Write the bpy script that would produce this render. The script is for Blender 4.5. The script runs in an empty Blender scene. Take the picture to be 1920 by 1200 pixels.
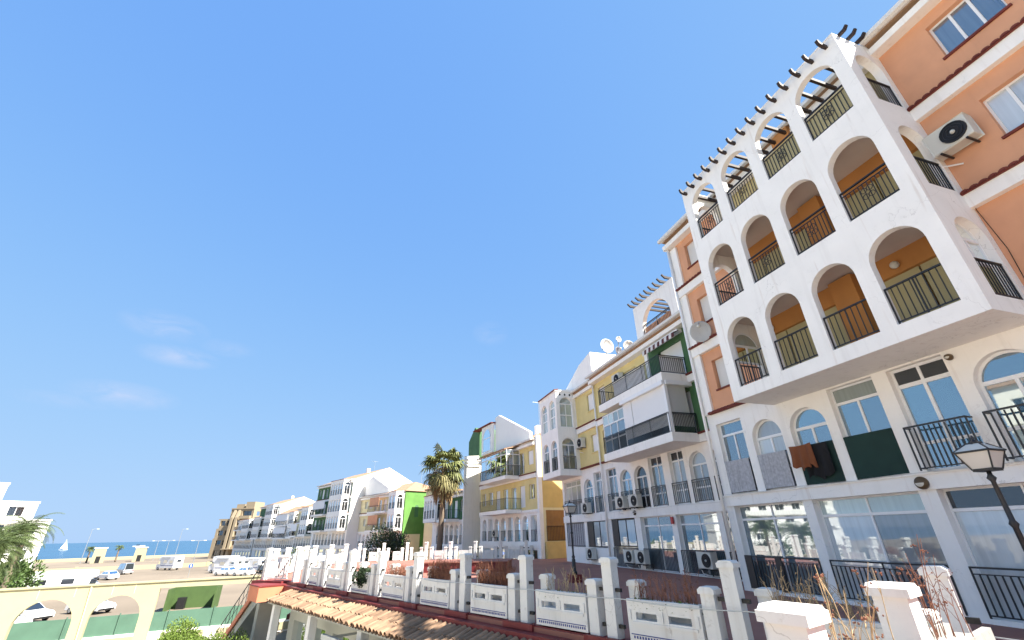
import bpy, math, random
from mathutils import Vector, Matrix
R = math.radians
random.seed(7)
scene = bpy.context.scene
col = scene.collection

# ------------------------------------------------------------------ camera
cam_d = bpy.data.cameras.new('camera'); cam = bpy.data.objects.new('camera', cam_d); col.objects.link(cam)
PIT, ROL = R(26.47), R(1.158)
fw = Vector((0, math.cos(PIT), math.sin(PIT))); up0 = Vector((0, -math.sin(PIT), math.cos(PIT))); rt0 = Vector((1, 0, 0))
rt = rt0*math.cos(ROL) - up0*math.sin(ROL); up = up0*math.cos(ROL) + rt0*math.sin(ROL)
cam.matrix_world = Matrix(((rt.x, up.x, -fw.x, 0), (rt.y, up.y, -fw.y, 0), (rt.z, up.z, -fw.z, 0), (0, 0, 0, 1)))
cam_d.sensor_width = 36; cam_d.lens = 36*806.4/1920; cam_d.clip_start = .05; cam_d.clip_end = 60000
scene.camera = cam
scene.render.resolution_x, scene.render.resolution_y = 1024, 640

# ------------------------------------------------------------------ sun, sky, exposure
SUN_AZ, SUN_EL = 115, 48
world = bpy.data.worlds.new('World'); scene.world = world; world.use_nodes = True
wn = world.node_tree.nodes; wl = world.node_tree.links
for n in list(wn): wn.remove(n)
out = wn.new('ShaderNodeOutputWorld'); bg = wn.new('ShaderNodeBackground'); sky = wn.new('ShaderNodeTexSky')
sky.sky_type = 'NISHITA'; sky.sun_disc = False; sky.sun_elevation = R(SUN_EL); sky.sun_rotation = R(SUN_AZ)
sky.altitude = 0; sky.air_density = 1.0; sky.dust_density = .3; sky.ozone_density = 3.0
bg.inputs[1].default_value = .15
tc = wn.new('ShaderNodeTexCoord')
def wmath(op, a, b=None):
    n = wn.new('ShaderNodeMath'); n.operation = op
    for i, x in enumerate((a, b)):
        if x is None: continue
        if isinstance(x, (int, float)): n.inputs[i].default_value = x
        else: wl.new(x, n.inputs[i])
    return n.outputs[0]
# thin fair-weather wisps low over the sea
nrm = wn.new('ShaderNodeVectorMath'); nrm.operation = 'NORMALIZE'; wl.new(tc.outputs['Generated'], nrm.inputs[0])
mp = wn.new('ShaderNodeMapping'); mp.inputs['Scale'].default_value = (9, 9, 22); wl.new(nrm.outputs[0], mp.inputs[0])
nz = wn.new('ShaderNodeTexNoise'); nz.inputs['Scale'].default_value = 1.6; nz.inputs['Detail'].default_value = 8; nz.inputs['Roughness'].default_value = .6; nz.inputs['Distortion'].default_value = .6
wl.new(mp.outputs[0], nz.inputs[0])
def wdot(v):
    n = wn.new('ShaderNodeVectorMath'); n.operation = 'DOT_PRODUCT'; wl.new(nrm.outputs[0], n.inputs[0]); n.inputs[1].default_value = v; return n.outputs['Value']
tot = None
for az_, el_, w_, h_, k_ in ((-42.0, 20.4, 3.6, 1.5, .8), (-40.0, 17.6, 3.4, 1.1, 1.), (-43.2, 13.0, 4.2, 1.25, 1.), (-47.2, 11.8, 3.4, .7, .55), (-35.8, 19.4, 2.6, .9, .45), (-3.2, 24.7, 2.2, 1.6, .4), (60, 26, 8, 2, .7), (140, 17, 9, 2, .7), (-110, 22, 7, 1.6, .7)):
    c_ = Vector((math.sin(R(az_))*math.cos(R(el_)), math.cos(R(az_))*math.cos(R(el_)), math.sin(R(el_)))); t_ = Vector((math.cos(R(az_)), -math.sin(R(az_)), 0)); u_ = t_.cross(c_)
    x_ = wmath('DIVIDE', wdot(t_), math.sin(R(w_))); y_ = wmath('DIVIDE', wdot(u_), math.sin(R(h_)))
    r_ = wmath('SQRT', wmath('ADD', wmath('MULTIPLY', x_, x_), wmath('MULTIPLY', y_, y_)))
    f_ = wmath('MULTIPLY', wmath('MAXIMUM', wmath('SUBTRACT', 1.15, r_), 0), k_); f_ = wmath('MULTIPLY', f_, wmath('GREATER_THAN', wdot(c_), .5))
    tot = f_ if tot is None else wmath('MAXIMUM', tot, f_)
cr = wn.new('ShaderNodeValToRGB'); cr.color_ramp.elements[0].position = .34; cr.color_ramp.elements[1].position = .72; wl.new(nz.outputs[0], cr.inputs[0])
fac = wmath('MINIMUM', wmath('MULTIPLY', wmath('MULTIPLY', cr.outputs[0], tot), .75), .6)
mix = wn.new('ShaderNodeMix'); mix.data_type = 'RGBA'; mix.inputs[7].default_value = (1.25, 1.45, 1.95, 1)
# even out the sky as a phone camera's tone curve does: one soft shoulder per channel, the same in every direction
sp = wn.new('ShaderNodeSeparateColor'); cb = wn.new('ShaderNodeCombineColor'); wl.new(sky.outputs[0], sp.inputs[0])
SKY_GAIN = 2.05
for i, (c_, k_) in enumerate(((1.20, .525), (.85, .725), (.14, .965))): wl.new(wmath('MULTIPLY', wmath('DIVIDE', sp.outputs[i], wmath('ADD', sp.outputs[i], c_)), k_*SKY_GAIN), cb.inputs[i])
wl.new(fac, mix.inputs[0]); wl.new(cb.outputs[0], mix.inputs[6]); wl.new(mix.outputs[2], bg.inputs[0]); wl.new(bg.outputs[0], out.inputs[0])
sd = bpy.data.lights.new('sun', 'SUN'); sd.energy = 5.0; sd.angle = R(.53); sd.color = (1, .95, .86)
sun = bpy.data.objects.new('sun', sd); col.objects.link(sun)
S = Vector((math.cos(R(SUN_EL))*math.sin(R(SUN_AZ)), math.cos(R(SUN_EL))*math.cos(R(SUN_AZ)), math.sin(R(SUN_EL))))
sun.rotation_euler = S.to_track_quat('Z', 'Y').to_euler(); sun.location = (60, -30, 60)
scene.view_settings.view_transform = 'Standard'; scene.view_settings.look = 'None'
scene.view_settings.exposure = 1.75; scene.view_settings.gamma = 1; scene.view_settings.use_curve_mapping = False
scene.render.engine = 'CYCLES'
scene.cycles.max_bounces = 8; scene.cycles.diffuse_bounces = 4

# ------------------------------------------------------------------ materials
M = {}
def mat(name, c, rough=.85, var=.08, scale=1.5, bump=.15, bscale=60, bd=.004, metal=0., spec=.4, streak=0., streak_col=(.25, .22, .2), rnd=0., patch=0., patch_col=(.3, .3, .3), slat=0, sfreq=5, crack=0., rust=0.):
    m = bpy.data.materials.new(name); m.use_nodes = True; t = m.node_tree; n = t.nodes; l = t.links
    p = n['Principled BSDF']; p.inputs['Roughness'].default_value = rough; p.inputs['Metallic'].default_value = metal
    p.inputs['Specular IOR Level'].default_value = spec
    g = n.new('ShaderNodeNewGeometry')
    a = n.new('ShaderNodeTexNoise'); a.inputs['Scale'].default_value = scale; a.inputs['Detail'].default_value = 6; l.new(g.outputs['Position'], a.inputs[0])
    mx = n.new('ShaderNodeMix'); mx.data_type = 'RGBA'
    mx.inputs[6].default_value = tuple(max(0, x*(1-var*2)) for x in c)+(1,); mx.inputs[7].default_value = tuple(min(1, x*(1+var*2)) for x in c)+(1,)
    l.new(a.outputs[0], mx.inputs[0]); cur = mx.outputs[2]
    def layer(fac, color, amt):
        nonlocal cur
        k = n.new('ShaderNodeMath'); k.operation = 'MULTIPLY'; k.inputs[1].default_value = amt; l.new(fac, k.inputs[0])
        q = n.new('ShaderNodeMix'); q.data_type = 'RGBA'; l.new(k.outputs[0], q.inputs[0]); l.new(cur, q.inputs[6]); q.inputs[7].default_value = tuple(color)+(1,); cur = q.outputs[2]
    def ramp(sock, lo, hi):
        r = n.new('ShaderNodeValToRGB'); r.color_ramp.elements[0].position = lo; r.color_ramp.elements[1].position = hi; l.new(sock, r.inputs[0]); return r.outputs[0]
    if streak:
        mp = n.new('ShaderNodeMapping'); mp.inputs['Scale'].default_value = (sfreq, sfreq, .35*(1 if sfreq < 10 else 3)); l.new(g.outputs['Position'], mp.inputs[0])
        s = n.new('ShaderNodeTexNoise'); s.inputs['Scale'].default_value = 1.; s.inputs['Detail'].default_value = 5; l.new(mp.outputs[0], s.inputs[0]); layer(ramp(s.outputs[0], .55, .8), streak_col, streak)
    if patch:
        s = n.new('ShaderNodeTexNoise'); s.inputs['Scale'].default_value = 7; s.inputs['Detail'].default_value = 8; s.inputs['Roughness'].default_value = .7; l.new(g.outputs['Position'], s.inputs[0]); layer(ramp(s.outputs[0], .58, .66), patch_col, patch)
    if rust:
        mp = n.new('ShaderNodeMapping'); mp.inputs['Scale'].default_value = (7, 7, .5); mp.inputs['Location'].default_value = (3.3, 1.7, 5.1); l.new(g.outputs['Position'], mp.inputs[0])
        s = n.new('ShaderNodeTexNoise'); s.inputs['Scale'].default_value = 1.; s.inputs['Detail'].default_value = 6; l.new(mp.outputs[0], s.inputs[0]); layer(ramp(s.outputs[0], .62, .78), (.42, .27, .16), rust)
    if crack:
        wv = n.new('ShaderNodeTexNoise'); wv.inputs['Scale'].default_value = 2.5; wv.inputs['Detail'].default_value = 5; l.new(g.outputs['Position'], wv.inputs[0])
        ad = n.new('ShaderNodeVectorMath'); ad.operation = 'ADD'; l.new(g.outputs['Position'], ad.inputs[0]); l.new(wv.outputs['Color'], ad.inputs[1])
        vo = n.new('ShaderNodeTexVoronoi'); vo.feature = 'DISTANCE_TO_EDGE'; vo.inputs['Scale'].default_value = .55; l.new(ad.outputs[0], vo.inputs[0])
        k1 = n.new('ShaderNodeMath'); k1.operation = 'LESS_THAN'; k1.inputs[1].default_value = .004; l.new(vo.outputs['Distance'], k1.inputs[0])
        nm_ = n.new('ShaderNodeTexNoise'); nm_.inputs['Scale'].default_value = .7; l.new(g.outputs['Position'], nm_.inputs[0]); k2 = n.new('ShaderNodeMath'); k2.operation = 'MULTIPLY'; l.new(k1.outputs[0], k2.inputs[0]); l.new(ramp(nm_.outputs[0], .48, .6), k2.inputs[1]); layer(k2.outputs[0], (.3, .27, .25), crack)
    if rnd:
        oi = n.new('ShaderNodeObjectInfo'); h = n.new('ShaderNodeHueSaturation'); v = n.new('ShaderNodeMapRange'); v.inputs[3].default_value = 1-rnd; v.inputs[4].default_value = 1+rnd
        l.new(oi.outputs['Random'], v.inputs[0]); l.new(v.outputs[0], h.inputs['Value']); l.new(cur, h.inputs['Color']); cur = h.outputs[0]
    l.new(cur, p.inputs['Base Color'])
    if bump or slat:
        b = n.new('ShaderNodeBump'); b.inputs['Strength'].default_value = bump or .5; b.inputs['Distance'].default_value = bd
        if slat:
            w = n.new('ShaderNodeTexWave'); w.bands_direction = 'Z' if slat > 0 else 'X'; w.inputs['Scale'].default_value = abs(slat); w.inputs['Distortion'].default_value = .3 if slat > 0 else 2
            l.new(g.outputs['Position'], w.inputs[0]); l.new(w.outputs[0], b.inputs['Height'])
        else:
            f = n.new('ShaderNodeTexNoise'); f.inputs['Scale'].default_value = bscale; f.inputs['Detail'].default_value = 4; l.new(g.outputs['Position'], f.inputs[0]); l.new(f.outputs[0], b.inputs['Height'])
        l.new(b.outputs[0], p.inputs['Normal'])
    M[name] = m; return m
def glass(name, c, refl=.35, rough=.02, fold=0.):
    m = bpy.data.materials.new(name); m.use_nodes = True; t = m.node_tree; n = t.nodes; l = t.links
    p = n['Principled BSDF']; p.inputs['Roughness'].default_value = .6; p.inputs['Specular IOR Level'].default_value = .2
    g = n.new('ShaderNodeNewGeometry'); mp = n.new('ShaderNodeMapping'); mp.inputs['Scale'].default_value = (14, 14, .5); l.new(g.outputs['Position'], mp.inputs[0])
    a = n.new('ShaderNodeTexNoise'); a.inputs['Scale'].default_value = 1.; a.inputs['Detail'].default_value = 3; l.new(mp.outputs[0], a.inputs[0])
    mx = n.new('ShaderNodeMix'); mx.data_type = 'RGBA'; mx.inputs[6].default_value = tuple(x*(1-fold) for x in c)+(1,); mx.inputs[7].default_value = tuple(min(1, x*(1+fold)) for x in c)+(1,)
    l.new(a.outputs[0], mx.inputs[0])
    oi = n.new('ShaderNodeObjectInfo'); hv = n.new('ShaderNodeHueSaturation'); mr = n.new('ShaderNodeMapRange'); mr.inputs[3].default_value = .55; mr.inputs[4].default_value = 1.35; l.new(oi.outputs['Random'], mr.inputs[0]); l.new(mr.outputs[0], hv.inputs['Value']); l.new(mx.outputs[2], hv.inputs['Color']); l.new(hv.outputs[0], p.inputs['Base Color'])
    gl = n.new('ShaderNodeBsdfGlossy'); gl.inputs['Roughness'].default_value = rough; gl.inputs[0].default_value = (.86, .93, .96, 1)
    w = n.new('ShaderNodeTexNoise'); w.inputs['Scale'].default_value = 1.3; w.inputs['Detail'].default_value = 1; l.new(g.outputs['Position'], w.inputs[0])
    b = n.new('ShaderNodeBump'); b.inputs['Strength'].default_value = .02; b.inputs['Distance'].default_value = .03; l.new(w.outputs[0], b.inputs['Height']); l.new(b.outputs[0], gl.inputs['Normal'])
    fr = n.new('ShaderNodeFresnel'); fr.inputs[0].default_value = 1.5
    ad = n.new('ShaderNodeMath'); ad.operation = 'ADD'; ad.use_clamp = True; ad.inputs[1].default_value = refl; l.new(fr.outputs[0], ad.inputs[0])
    ms = n.new('ShaderNodeMixShader'); l.new(ad.outputs[0], ms.inputs[0]); l.new(p.outputs[0], ms.inputs[1]); l.new(gl.outputs[0], ms.inputs[2])
    l.new(ms.outputs[0], n['Material Output'].inputs[0]); M[name] = m; return m
WH = (.90, .875, .83)
mat('white', WH, var=.035, streak=.2, streak_col=(.42, .38, .34), bump=.28, bscale=90, patch=.09, patch_col=(.55, .5, .45), crack=.28, rust=.28)
mat('whiteclean', (.84, .82, .78), rough=.5, var=.02, bump=.05)
mat('whiteold', (.72, .70, .66), var=.05, streak=.3, streak_col=(.33, .3, .25), patch=.32, patch_col=(.40, .36, .30), bump=.5, bscale=45, crack=.4, rust=.3)
mat('frame', (.83, .83, .83), rough=.35, var=.02, bump=0, spec=.5)
mat('orange', (.68, .345, .20), var=.08, streak=.14, crack=.08, patch=.05, patch_col=(.55, .33, .22), streak_col=(.4, .2, .12), bump=.35, bscale=130, bd=.006)
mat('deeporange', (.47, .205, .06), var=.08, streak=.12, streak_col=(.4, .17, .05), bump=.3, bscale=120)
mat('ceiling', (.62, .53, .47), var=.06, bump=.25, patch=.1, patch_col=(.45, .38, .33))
mat('yellow', (.72, .60, .28), var=.08, streak=.2, crack=.06, streak_col=(.5, .38, .16), bump=.25, bscale=110)
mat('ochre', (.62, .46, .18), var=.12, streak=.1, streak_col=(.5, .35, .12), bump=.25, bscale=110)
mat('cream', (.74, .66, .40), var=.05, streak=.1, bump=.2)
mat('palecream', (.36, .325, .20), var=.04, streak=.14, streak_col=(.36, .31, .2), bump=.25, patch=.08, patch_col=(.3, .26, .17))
mat('courtcream', (.72, .69, .59), var=.04, streak=.1, streak_col=(.6, .5, .35), bump=.2)
mat('courtfloor', (.50, .47, .41), rough=.9, var=.08, bump=.3, patch=.2, patch_col=(.36, .33, .28))
mat('beige', (.32, .255, .17), var=.06, bump=.2, streak=.1)
mat('green', (.07, .16, .07), var=.18, scale=.7, bump=.3, streak=.3, streak_col=(.03, .09, .03))
mat('limegreen', (.11, .25, .055), var=.2, scale=.7, bump=.3, streak=.35, streak_col=(.06, .2, .05))
mat('iron', (.018, .018, .02), rough=.45, var=.1, bump=.1, bscale=200, spec=.5)
mat('darkwood', (.035, .022, .018), rough=.7, var=.2, bump=.3, bscale=30)
mat('driptile', (.16, .035, .025), rough=.8, var=.2, bump=.3)
mat('rooftile', (.34, .21, .125), rough=.9, var=.15, bump=.4, bscale=30, patch=.3, patch_col=(.5, .32, .2))
mat('tile', (.25, .155, .095), rough=.9, var=.22, scale=6, bump=.5, bscale=50, rnd=.35, patch=.35, patch_col=(.12, .09, .06))
mat('redfloor', (.30, .125, .09), rough=.75, var=.14, scale=.8, bump=.2, bscale=25, patch=.10, patch_col=(.23, .13, .12))
mat('redpaint', (.17, .022, .022), rough=.6, var=.15, bump=.3, bscale=30, patch=.22, patch_col=(.3, .16, .15), streak=.2, streak_col=(.3, .2, .2))
mat('terracotta', (.55, .19, .10), rough=.8, var=.12, bump=.3)
mat('khaki', (.46, .40, .22), rough=.75, var=.05, bump=.6, slat=14, bd=.006)
mat('shutter', (.72, .70, .66), rough=.6, var=.03, bump=.6, slat=16, bd=.006)
mat('rollwhite', (.80, .80, .80), rough=.6, var=.02, bump=.25, slat=12, bd=.003)
mat('rollgrey', (.56, .57, .56), rough=.6, var=.03, bump=.4, slat=16, bd=.004)
mat('greenscreen', (.010, .035, .028), rough=.8, var=.25, bump=.4, bscale=120)
mat('reed', (.46, .46, .48), rough=.9, var=.25, scale=12, bump=.8, bd=.01, slat=-28, streak=.75, streak_col=(.16, .155, .16), sfreq=22)
mat('bamboo', (.34, .18, .06), rough=.8, var=.2, bump=.8, bd=.01, slat=-14, streak=.3, streak_col=(.2, .1, .03))
mat('towel', (.20, .07, .03), rough=.95, var=.15, bump=.5, bscale=80)
mat('blackcloth', (.015, .015, .017), rough=.95, bump=.4)
mat('bluetile', (.03, .05, .22), rough=.3, var=.1, bump=0)
mat('metal', (.42, .44, .45), rough=.4, metal=.6, var=.05, bump=.05)
mat('dish', (.48, .47, .45), rough=.6, var=.1, bump=.05, patch=.3, patch_col=(.25, .2, .16))
mat('dishdark', (.10, .10, .12), rough=.5)
mat('acwhite', (.62, .61, .55), rough=.45, var=.03, bump=.03)
mat('black', (.012, .012, .013), rough=.5, bump=0)
mat('rubber', (.02, .02, .02), rough=.9, bump=0)
mat('carwhite', (.80, .80, .80), rough=.2, var=.01, bump=0, spec=.6)
mat('carsilver', (.50, .52, .54), rough=.25, metal=.5, var=.01, bump=0)
mat('sand', (.20, .16, .118), rough=.95, var=.24, scale=.07, bump=.4, bscale=6, patch=.25, patch_col=(.15, .115, .085))
mat('concrete', (.38, .38, .33), rough=.9, var=.08, bump=.3, streak=.15)
mat('dirtywall', (.30, .29, .27), rough=.95, var=.15, bump=.5, bscale=30, patch=.6, patch_col=(.16, .14, .12), streak=.4, streak_col=(.12, .11, .1))
mat('asphalt', (.06, .06, .06), rough=.9, var=.15, bump=.4)
mat('meshgreen', (.075, .15, .105), rough=.8, var=.1, bump=.4, bscale=150)
mat('skipgreen', (.06, .105, .03), rough=.7, var=.15, bump=.2)
mat('hedge', (.10, .15, .022), rough=.7, var=.3, scale=8, bump=0, rnd=.2)
mat('bushdark', (.028, .05, .02), rough=.7, var=.35, scale=6, bump=0)
mat('leaf', (.07, .12, .03), rough=.6, var=.35, scale=5, bump=0)
mat('palmleaf', (.14, .155, .05), rough=.55, var=.35, scale=3, bump=0)
mat('dateleaf', (.085, .115, .035), rough=.55, var=.35, scale=3, bump=0)
mat('palmold', (.19, .17, .065), rough=.7, var=.4, scale=4, bump=0)
mat('palmdry', (.36, .24, .12), rough=.9, var=.3, scale=4, bump=0)
mat('bark', (.17, .13, .095), rough=.95, var=.2, bump=.9, bscale=14, bd=.03)
mat('drystalk', (.42, .30, .17), rough=.95, var=.25, scale=9, bump=0)
mat('redstalk', (.23, .10, .06), rough=.95, var=.3, scale=9, bump=0)
mat('flower', (.35, .02, .08), rough=.8, var=.3, bump=0)
mat('signblue', (.03, .09, .4), rough=.4, bump=0)
mat('signred', (.45, .03, .03), rough=.4, bump=0)
mat('lampglass', (.62, .60, .54), rough=.35, var=.05, bump=0, spec=.6)
mat('bulkhead', (.10, .065, .03), rough=.4, bump=0)
mat('awningstripe', (.70, .66, .62), rough=.9, bump=.2)
mat('awningdark', (.10, .03, .03), rough=.9, bump=.2)
glass('glass_sky', (.03, .09, .14), .30)
glass('glass_blue', (.05, .17, .27), .34)
glass('glass_curtain', (.44, .48, .50), .13, fold=.22)
glass('glass_dark', (.012, .015, .02), .08)
glass('glass_mid', (.13, .17, .19), .24, fold=.4)
glass('glass_pale', (.42, .50, .47), .16, fold=.25)
def sea_mat():
    m = bpy.data.materials.new('sea'); m.use_nodes = True; n = m.node_tree.nodes; l = m.node_tree.links; p = n['Principled BSDF']
    p.inputs['Base Color'].default_value = (.006, .055, .12, 1); p.inputs['Roughness'].default_value = .22; p.inputs['Specular IOR Level'].default_value = .22
    g = n.new('ShaderNodeNewGeometry'); a = n.new('ShaderNodeTexNoise'); a.inputs['Scale'].default_value = .12; a.inputs['Detail'].default_value = 8; l.new(g.outputs['Position'], a.inputs[0])
    b = n.new('ShaderNodeBump'); b.inputs['Strength'].default_value = .8; b.inputs['Distance'].default_value = 1.2; l.new(a.outputs[0], b.inputs['Height']); l.new(b.outputs[0], p.inputs['Normal'])
    mp = n.new('ShaderNodeMapping'); mp.inputs['Rotation'].default_value = (0, 0, R(-45)); mp.inputs['Scale'].default_value = (.004, .02, 1); l.new(g.outputs['Position'], mp.inputs[0])
    c = n.new('ShaderNodeTexNoise'); c.inputs['Scale'].default_value = 1; c.inputs['Detail'].default_value = 4; l.new(mp.outputs[0], c.inputs[0])
    mx = n.new('ShaderNodeMix'); mx.data_type = 'RGBA'; mx.inputs[6].default_value = (.004, .04, .10, 1); mx.inputs[7].default_value = (.015, .10, .18, 1); l.new(c.outputs[0], mx.inputs[0]); l.new(mx.outputs[2], p.inputs['Base Color'])
    M['sea'] = m
sea_mat()

# ------------------------------------------------------------------ mesh helpers
ID = lambda s, o, z: (s, o, z)
class MB:
    def __init__(s): s.v = []; s.f = []
    def add(s, vs, fs):
        k = len(s.v); s.v += [tuple(v) for v in vs]; s.f += [tuple(i+k for i in f) for f in fs]
    def box(s, P, a, b, o0, o1, z0, z1):
        s.add([P(x, y, z) for z in (z0, z1) for y in (o0, o1) for x in (a, b)], [(0, 1, 3, 2), (4, 5, 7, 6), (0, 1, 5, 4), (2, 3, 7, 6), (0, 2, 6, 4), (1, 3, 7, 5)]); return s
    def prism(s, P, pts, o0, o1):        # polygon in (s,z), extruded along o
        k = len(pts); s.add([P(a, o0, z) for a, z in pts]+[P(a, o1, z) for a, z in pts], [tuple(range(k)), tuple(range(2*k-1, k-1, -1))]+[(i, (i+1) % k, k+(i+1) % k, k+i) for i in range(k)]); return s
    def loft(s, rings, cap=True):
        n = len(rings[0]); k = len(s.v)
        for r in rings: s.v += [tuple(p) for p in r]
        for j in range(len(rings)-1):
            for i in range(n): s.f.append((k+j*n+i, k+j*n+(i+1) % n, k+(j+1)*n+(i+1) % n, k+(j+1)*n+i))
        if cap: s.f += [tuple(range(k, k+n))[::-1], tuple(range(k+(len(rings)-1)*n, k+len(rings)*n))]
        return s
    def tube(s, pts, r, n=6, P=None, r2=None):
        pts = [Vector(P(*p)) if P else Vector(p) for p in pts]; rings = []
        for i, p in enumerate(pts):
            d = (pts[min(i+1, len(pts)-1)]-pts[max(i-1, 0)]).normalized(); a = d.orthogonal().normalized(); b = d.cross(a)
            q = r if r2 is None else r+(r2-r)*i/(len(pts)-1)
            if i and rings:
                pa = (rings[-1][0]-pts[i-1]); a = (pa-d*pa.dot(d)).normalized(); b = d.cross(a)
            rings.append([p+(a*math.cos(t*2*math.pi/n)+b*math.sin(t*2*math.pi/n))*q for t in range(n)])
        return s.loft(rings)
    def lathe(s, prof, n=16, c=(0, 0, 0)):
        return s.loft([[(c[0]+r*math.cos(2*math.pi*i/n), c[1]+r*math.sin(2*math.pi*i/n), c[2]+z) for i in range(n)] for r, z in prof])
    def ball(s, c, r, n=6, m=4, sc=(1, 1, 1)):
        return s.loft([[(c[0]+sc[0]*r*math.sin(math.pi*j/m)*math.cos(2*math.pi*i/n), c[1]+sc[1]*r*math.sin(math.pi*j/m)*math.sin(2*math.pi*i/n), c[2]-sc[2]*r*math.cos(math.pi*j/m)) for i in range(n)] for j in [.12]+list(range(1, m))+[m-.12]])
    def wall(s, P, s0, s1, z0, z1, o, th, ops=(), ends=True, caps=True):
        ops = sorted(ops); i = o-th
        def q(a, b, c, d):
            if b-a < 1e-5 or d-c < 1e-5: return
            for y in (o, i): s.add([P(a, y, c), P(b, y, c), P(b, y, d), P(a, y, d)], [(0, 1, 2, 3)])
        x = s0
        for a, b, c, d, k in ops:
            q(x, a, z0, z1); q(a, b, z0, c); x = b
            hd = [(a, d), (b, d)]
            if k == 'a':
                h = min((b-a)/2, d-c-.05); zs = d-h; N = 14
                hd = [((a+b)/2-math.cos(math.pi*t/N)*(b-a)/2, zs+math.sin(math.pi*t/N)*h) for t in range(N+1)]
            for (p, r), (u, w) in zip(hd, hd[1:]):
                for y in (o, i): s.add([P(p, y, r), P(u, y, w), P(u, y, z1), P(p, y, z1)], [(0, 1, 2, 3)])
                s.add([P(p, o, r), P(u, o, w), P(u, i, w), P(p, i, r)], [(0, 1, 2, 3)])
            zs = hd[0][1]
            for e_ in (a, b): s.add([P(e_, o, c), P(e_, o, zs), P(e_, i, zs), P(e_, i, c)], [(0, 1, 2, 3)])
            if c > z0+1e-4: s.add([P(a, o, c), P(b, o, c), P(b, i, c), P(a, i, c)], [(0, 1, 2, 3)])
        q(x, s1, z0, z1)
        if ends:
            for e_ in (s0, s1): s.add([P(e_, o, z0), P(e_, o, z1), P(e_, i, z1), P(e_, i, z0)], [(0, 1, 2, 3)])
        if caps:
            for z in (z0, z1): s.add([P(s0, o, z), P(s1, o, z), P(s1, i, z), P(s0, i, z)], [(0, 1, 2, 3)])
        return s
    def mesh(s, name, m, smooth=False):
        me = bpy.data.meshes.new(name); me.from_pydata(s.v, [], s.f); me.materials.append(M[m])
        if smooth: me.shade_smooth()
        return me
    def build(s, name, m, parent=None, smooth=False):
        o = bpy.data.objects.new(name, s.mesh(name, m, smooth)); col.objects.link(o); o.parent = parent; return o
def tag(o, label=None, cat=None, group=None, kind=None):
    for k, v in (('label', label), ('category', cat), ('group', group), ('kind', kind)):
        if v: o[k] = v
    return o
def empty(name, loc, rz=0, label=None, cat=None, group=None):
    o = bpy.data.objects.new(name, None); col.objects.link(o); o.location = loc; o.rotation_euler = (0, 0, rz); o.empty_display_size = .2
    return tag(o, label, cat, group)
def inst(name, me, parent, loc=(0, 0, 0), rot=(0, 0, 0), sc=(1, 1, 1)):
    o = bpy.data.objects.new(name, me); col.objects.link(o); o.parent = parent; o.location = loc; o.rotation_euler = rot; o.scale = sc; return o
class Frame:
    """s along the facade, o outward from it, z height above the eye level of the photograph"""
    def __init__(f, xy, az, sign=1):
        f.xy = Vector(xy); f.az = az; f.sign = sign; a = R(az); f.u = Vector((math.sin(a), math.cos(a))); f.w = Vector((-f.u.y, f.u.x)); f.rz = R(90-az)
    def W(f, s, o, z): q = f.xy+f.u*(f.sign*s)+f.w*o; return Vector((q.x, q.y, z))
class Bld:
    def __init__(b, fr, name, label, cat, s0, o0, zb, group=None):
        b.fr = fr; b.s0, b.o0, b.zb = s0, o0, zb; b.root = empty(name, fr.W(s0, o0, zb), fr.rz, label, cat, group)
    def P(b, s, o, z): return ((s-b.s0)*b.fr.sign, o-b.o0, z-b.zb)
    def side(b, S): # a wall facing the camera end at s=S: coordinate t runs along o, q out of the wall
        k = 1 if b.fr.sign < 0 else -1
        return lambda t, q, z: b.P(S+k*q, t, z)
    def part(b, name, mb, m, parent=None, smooth=False): return mb.build(name, m, parent or b.root, smooth)

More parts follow.
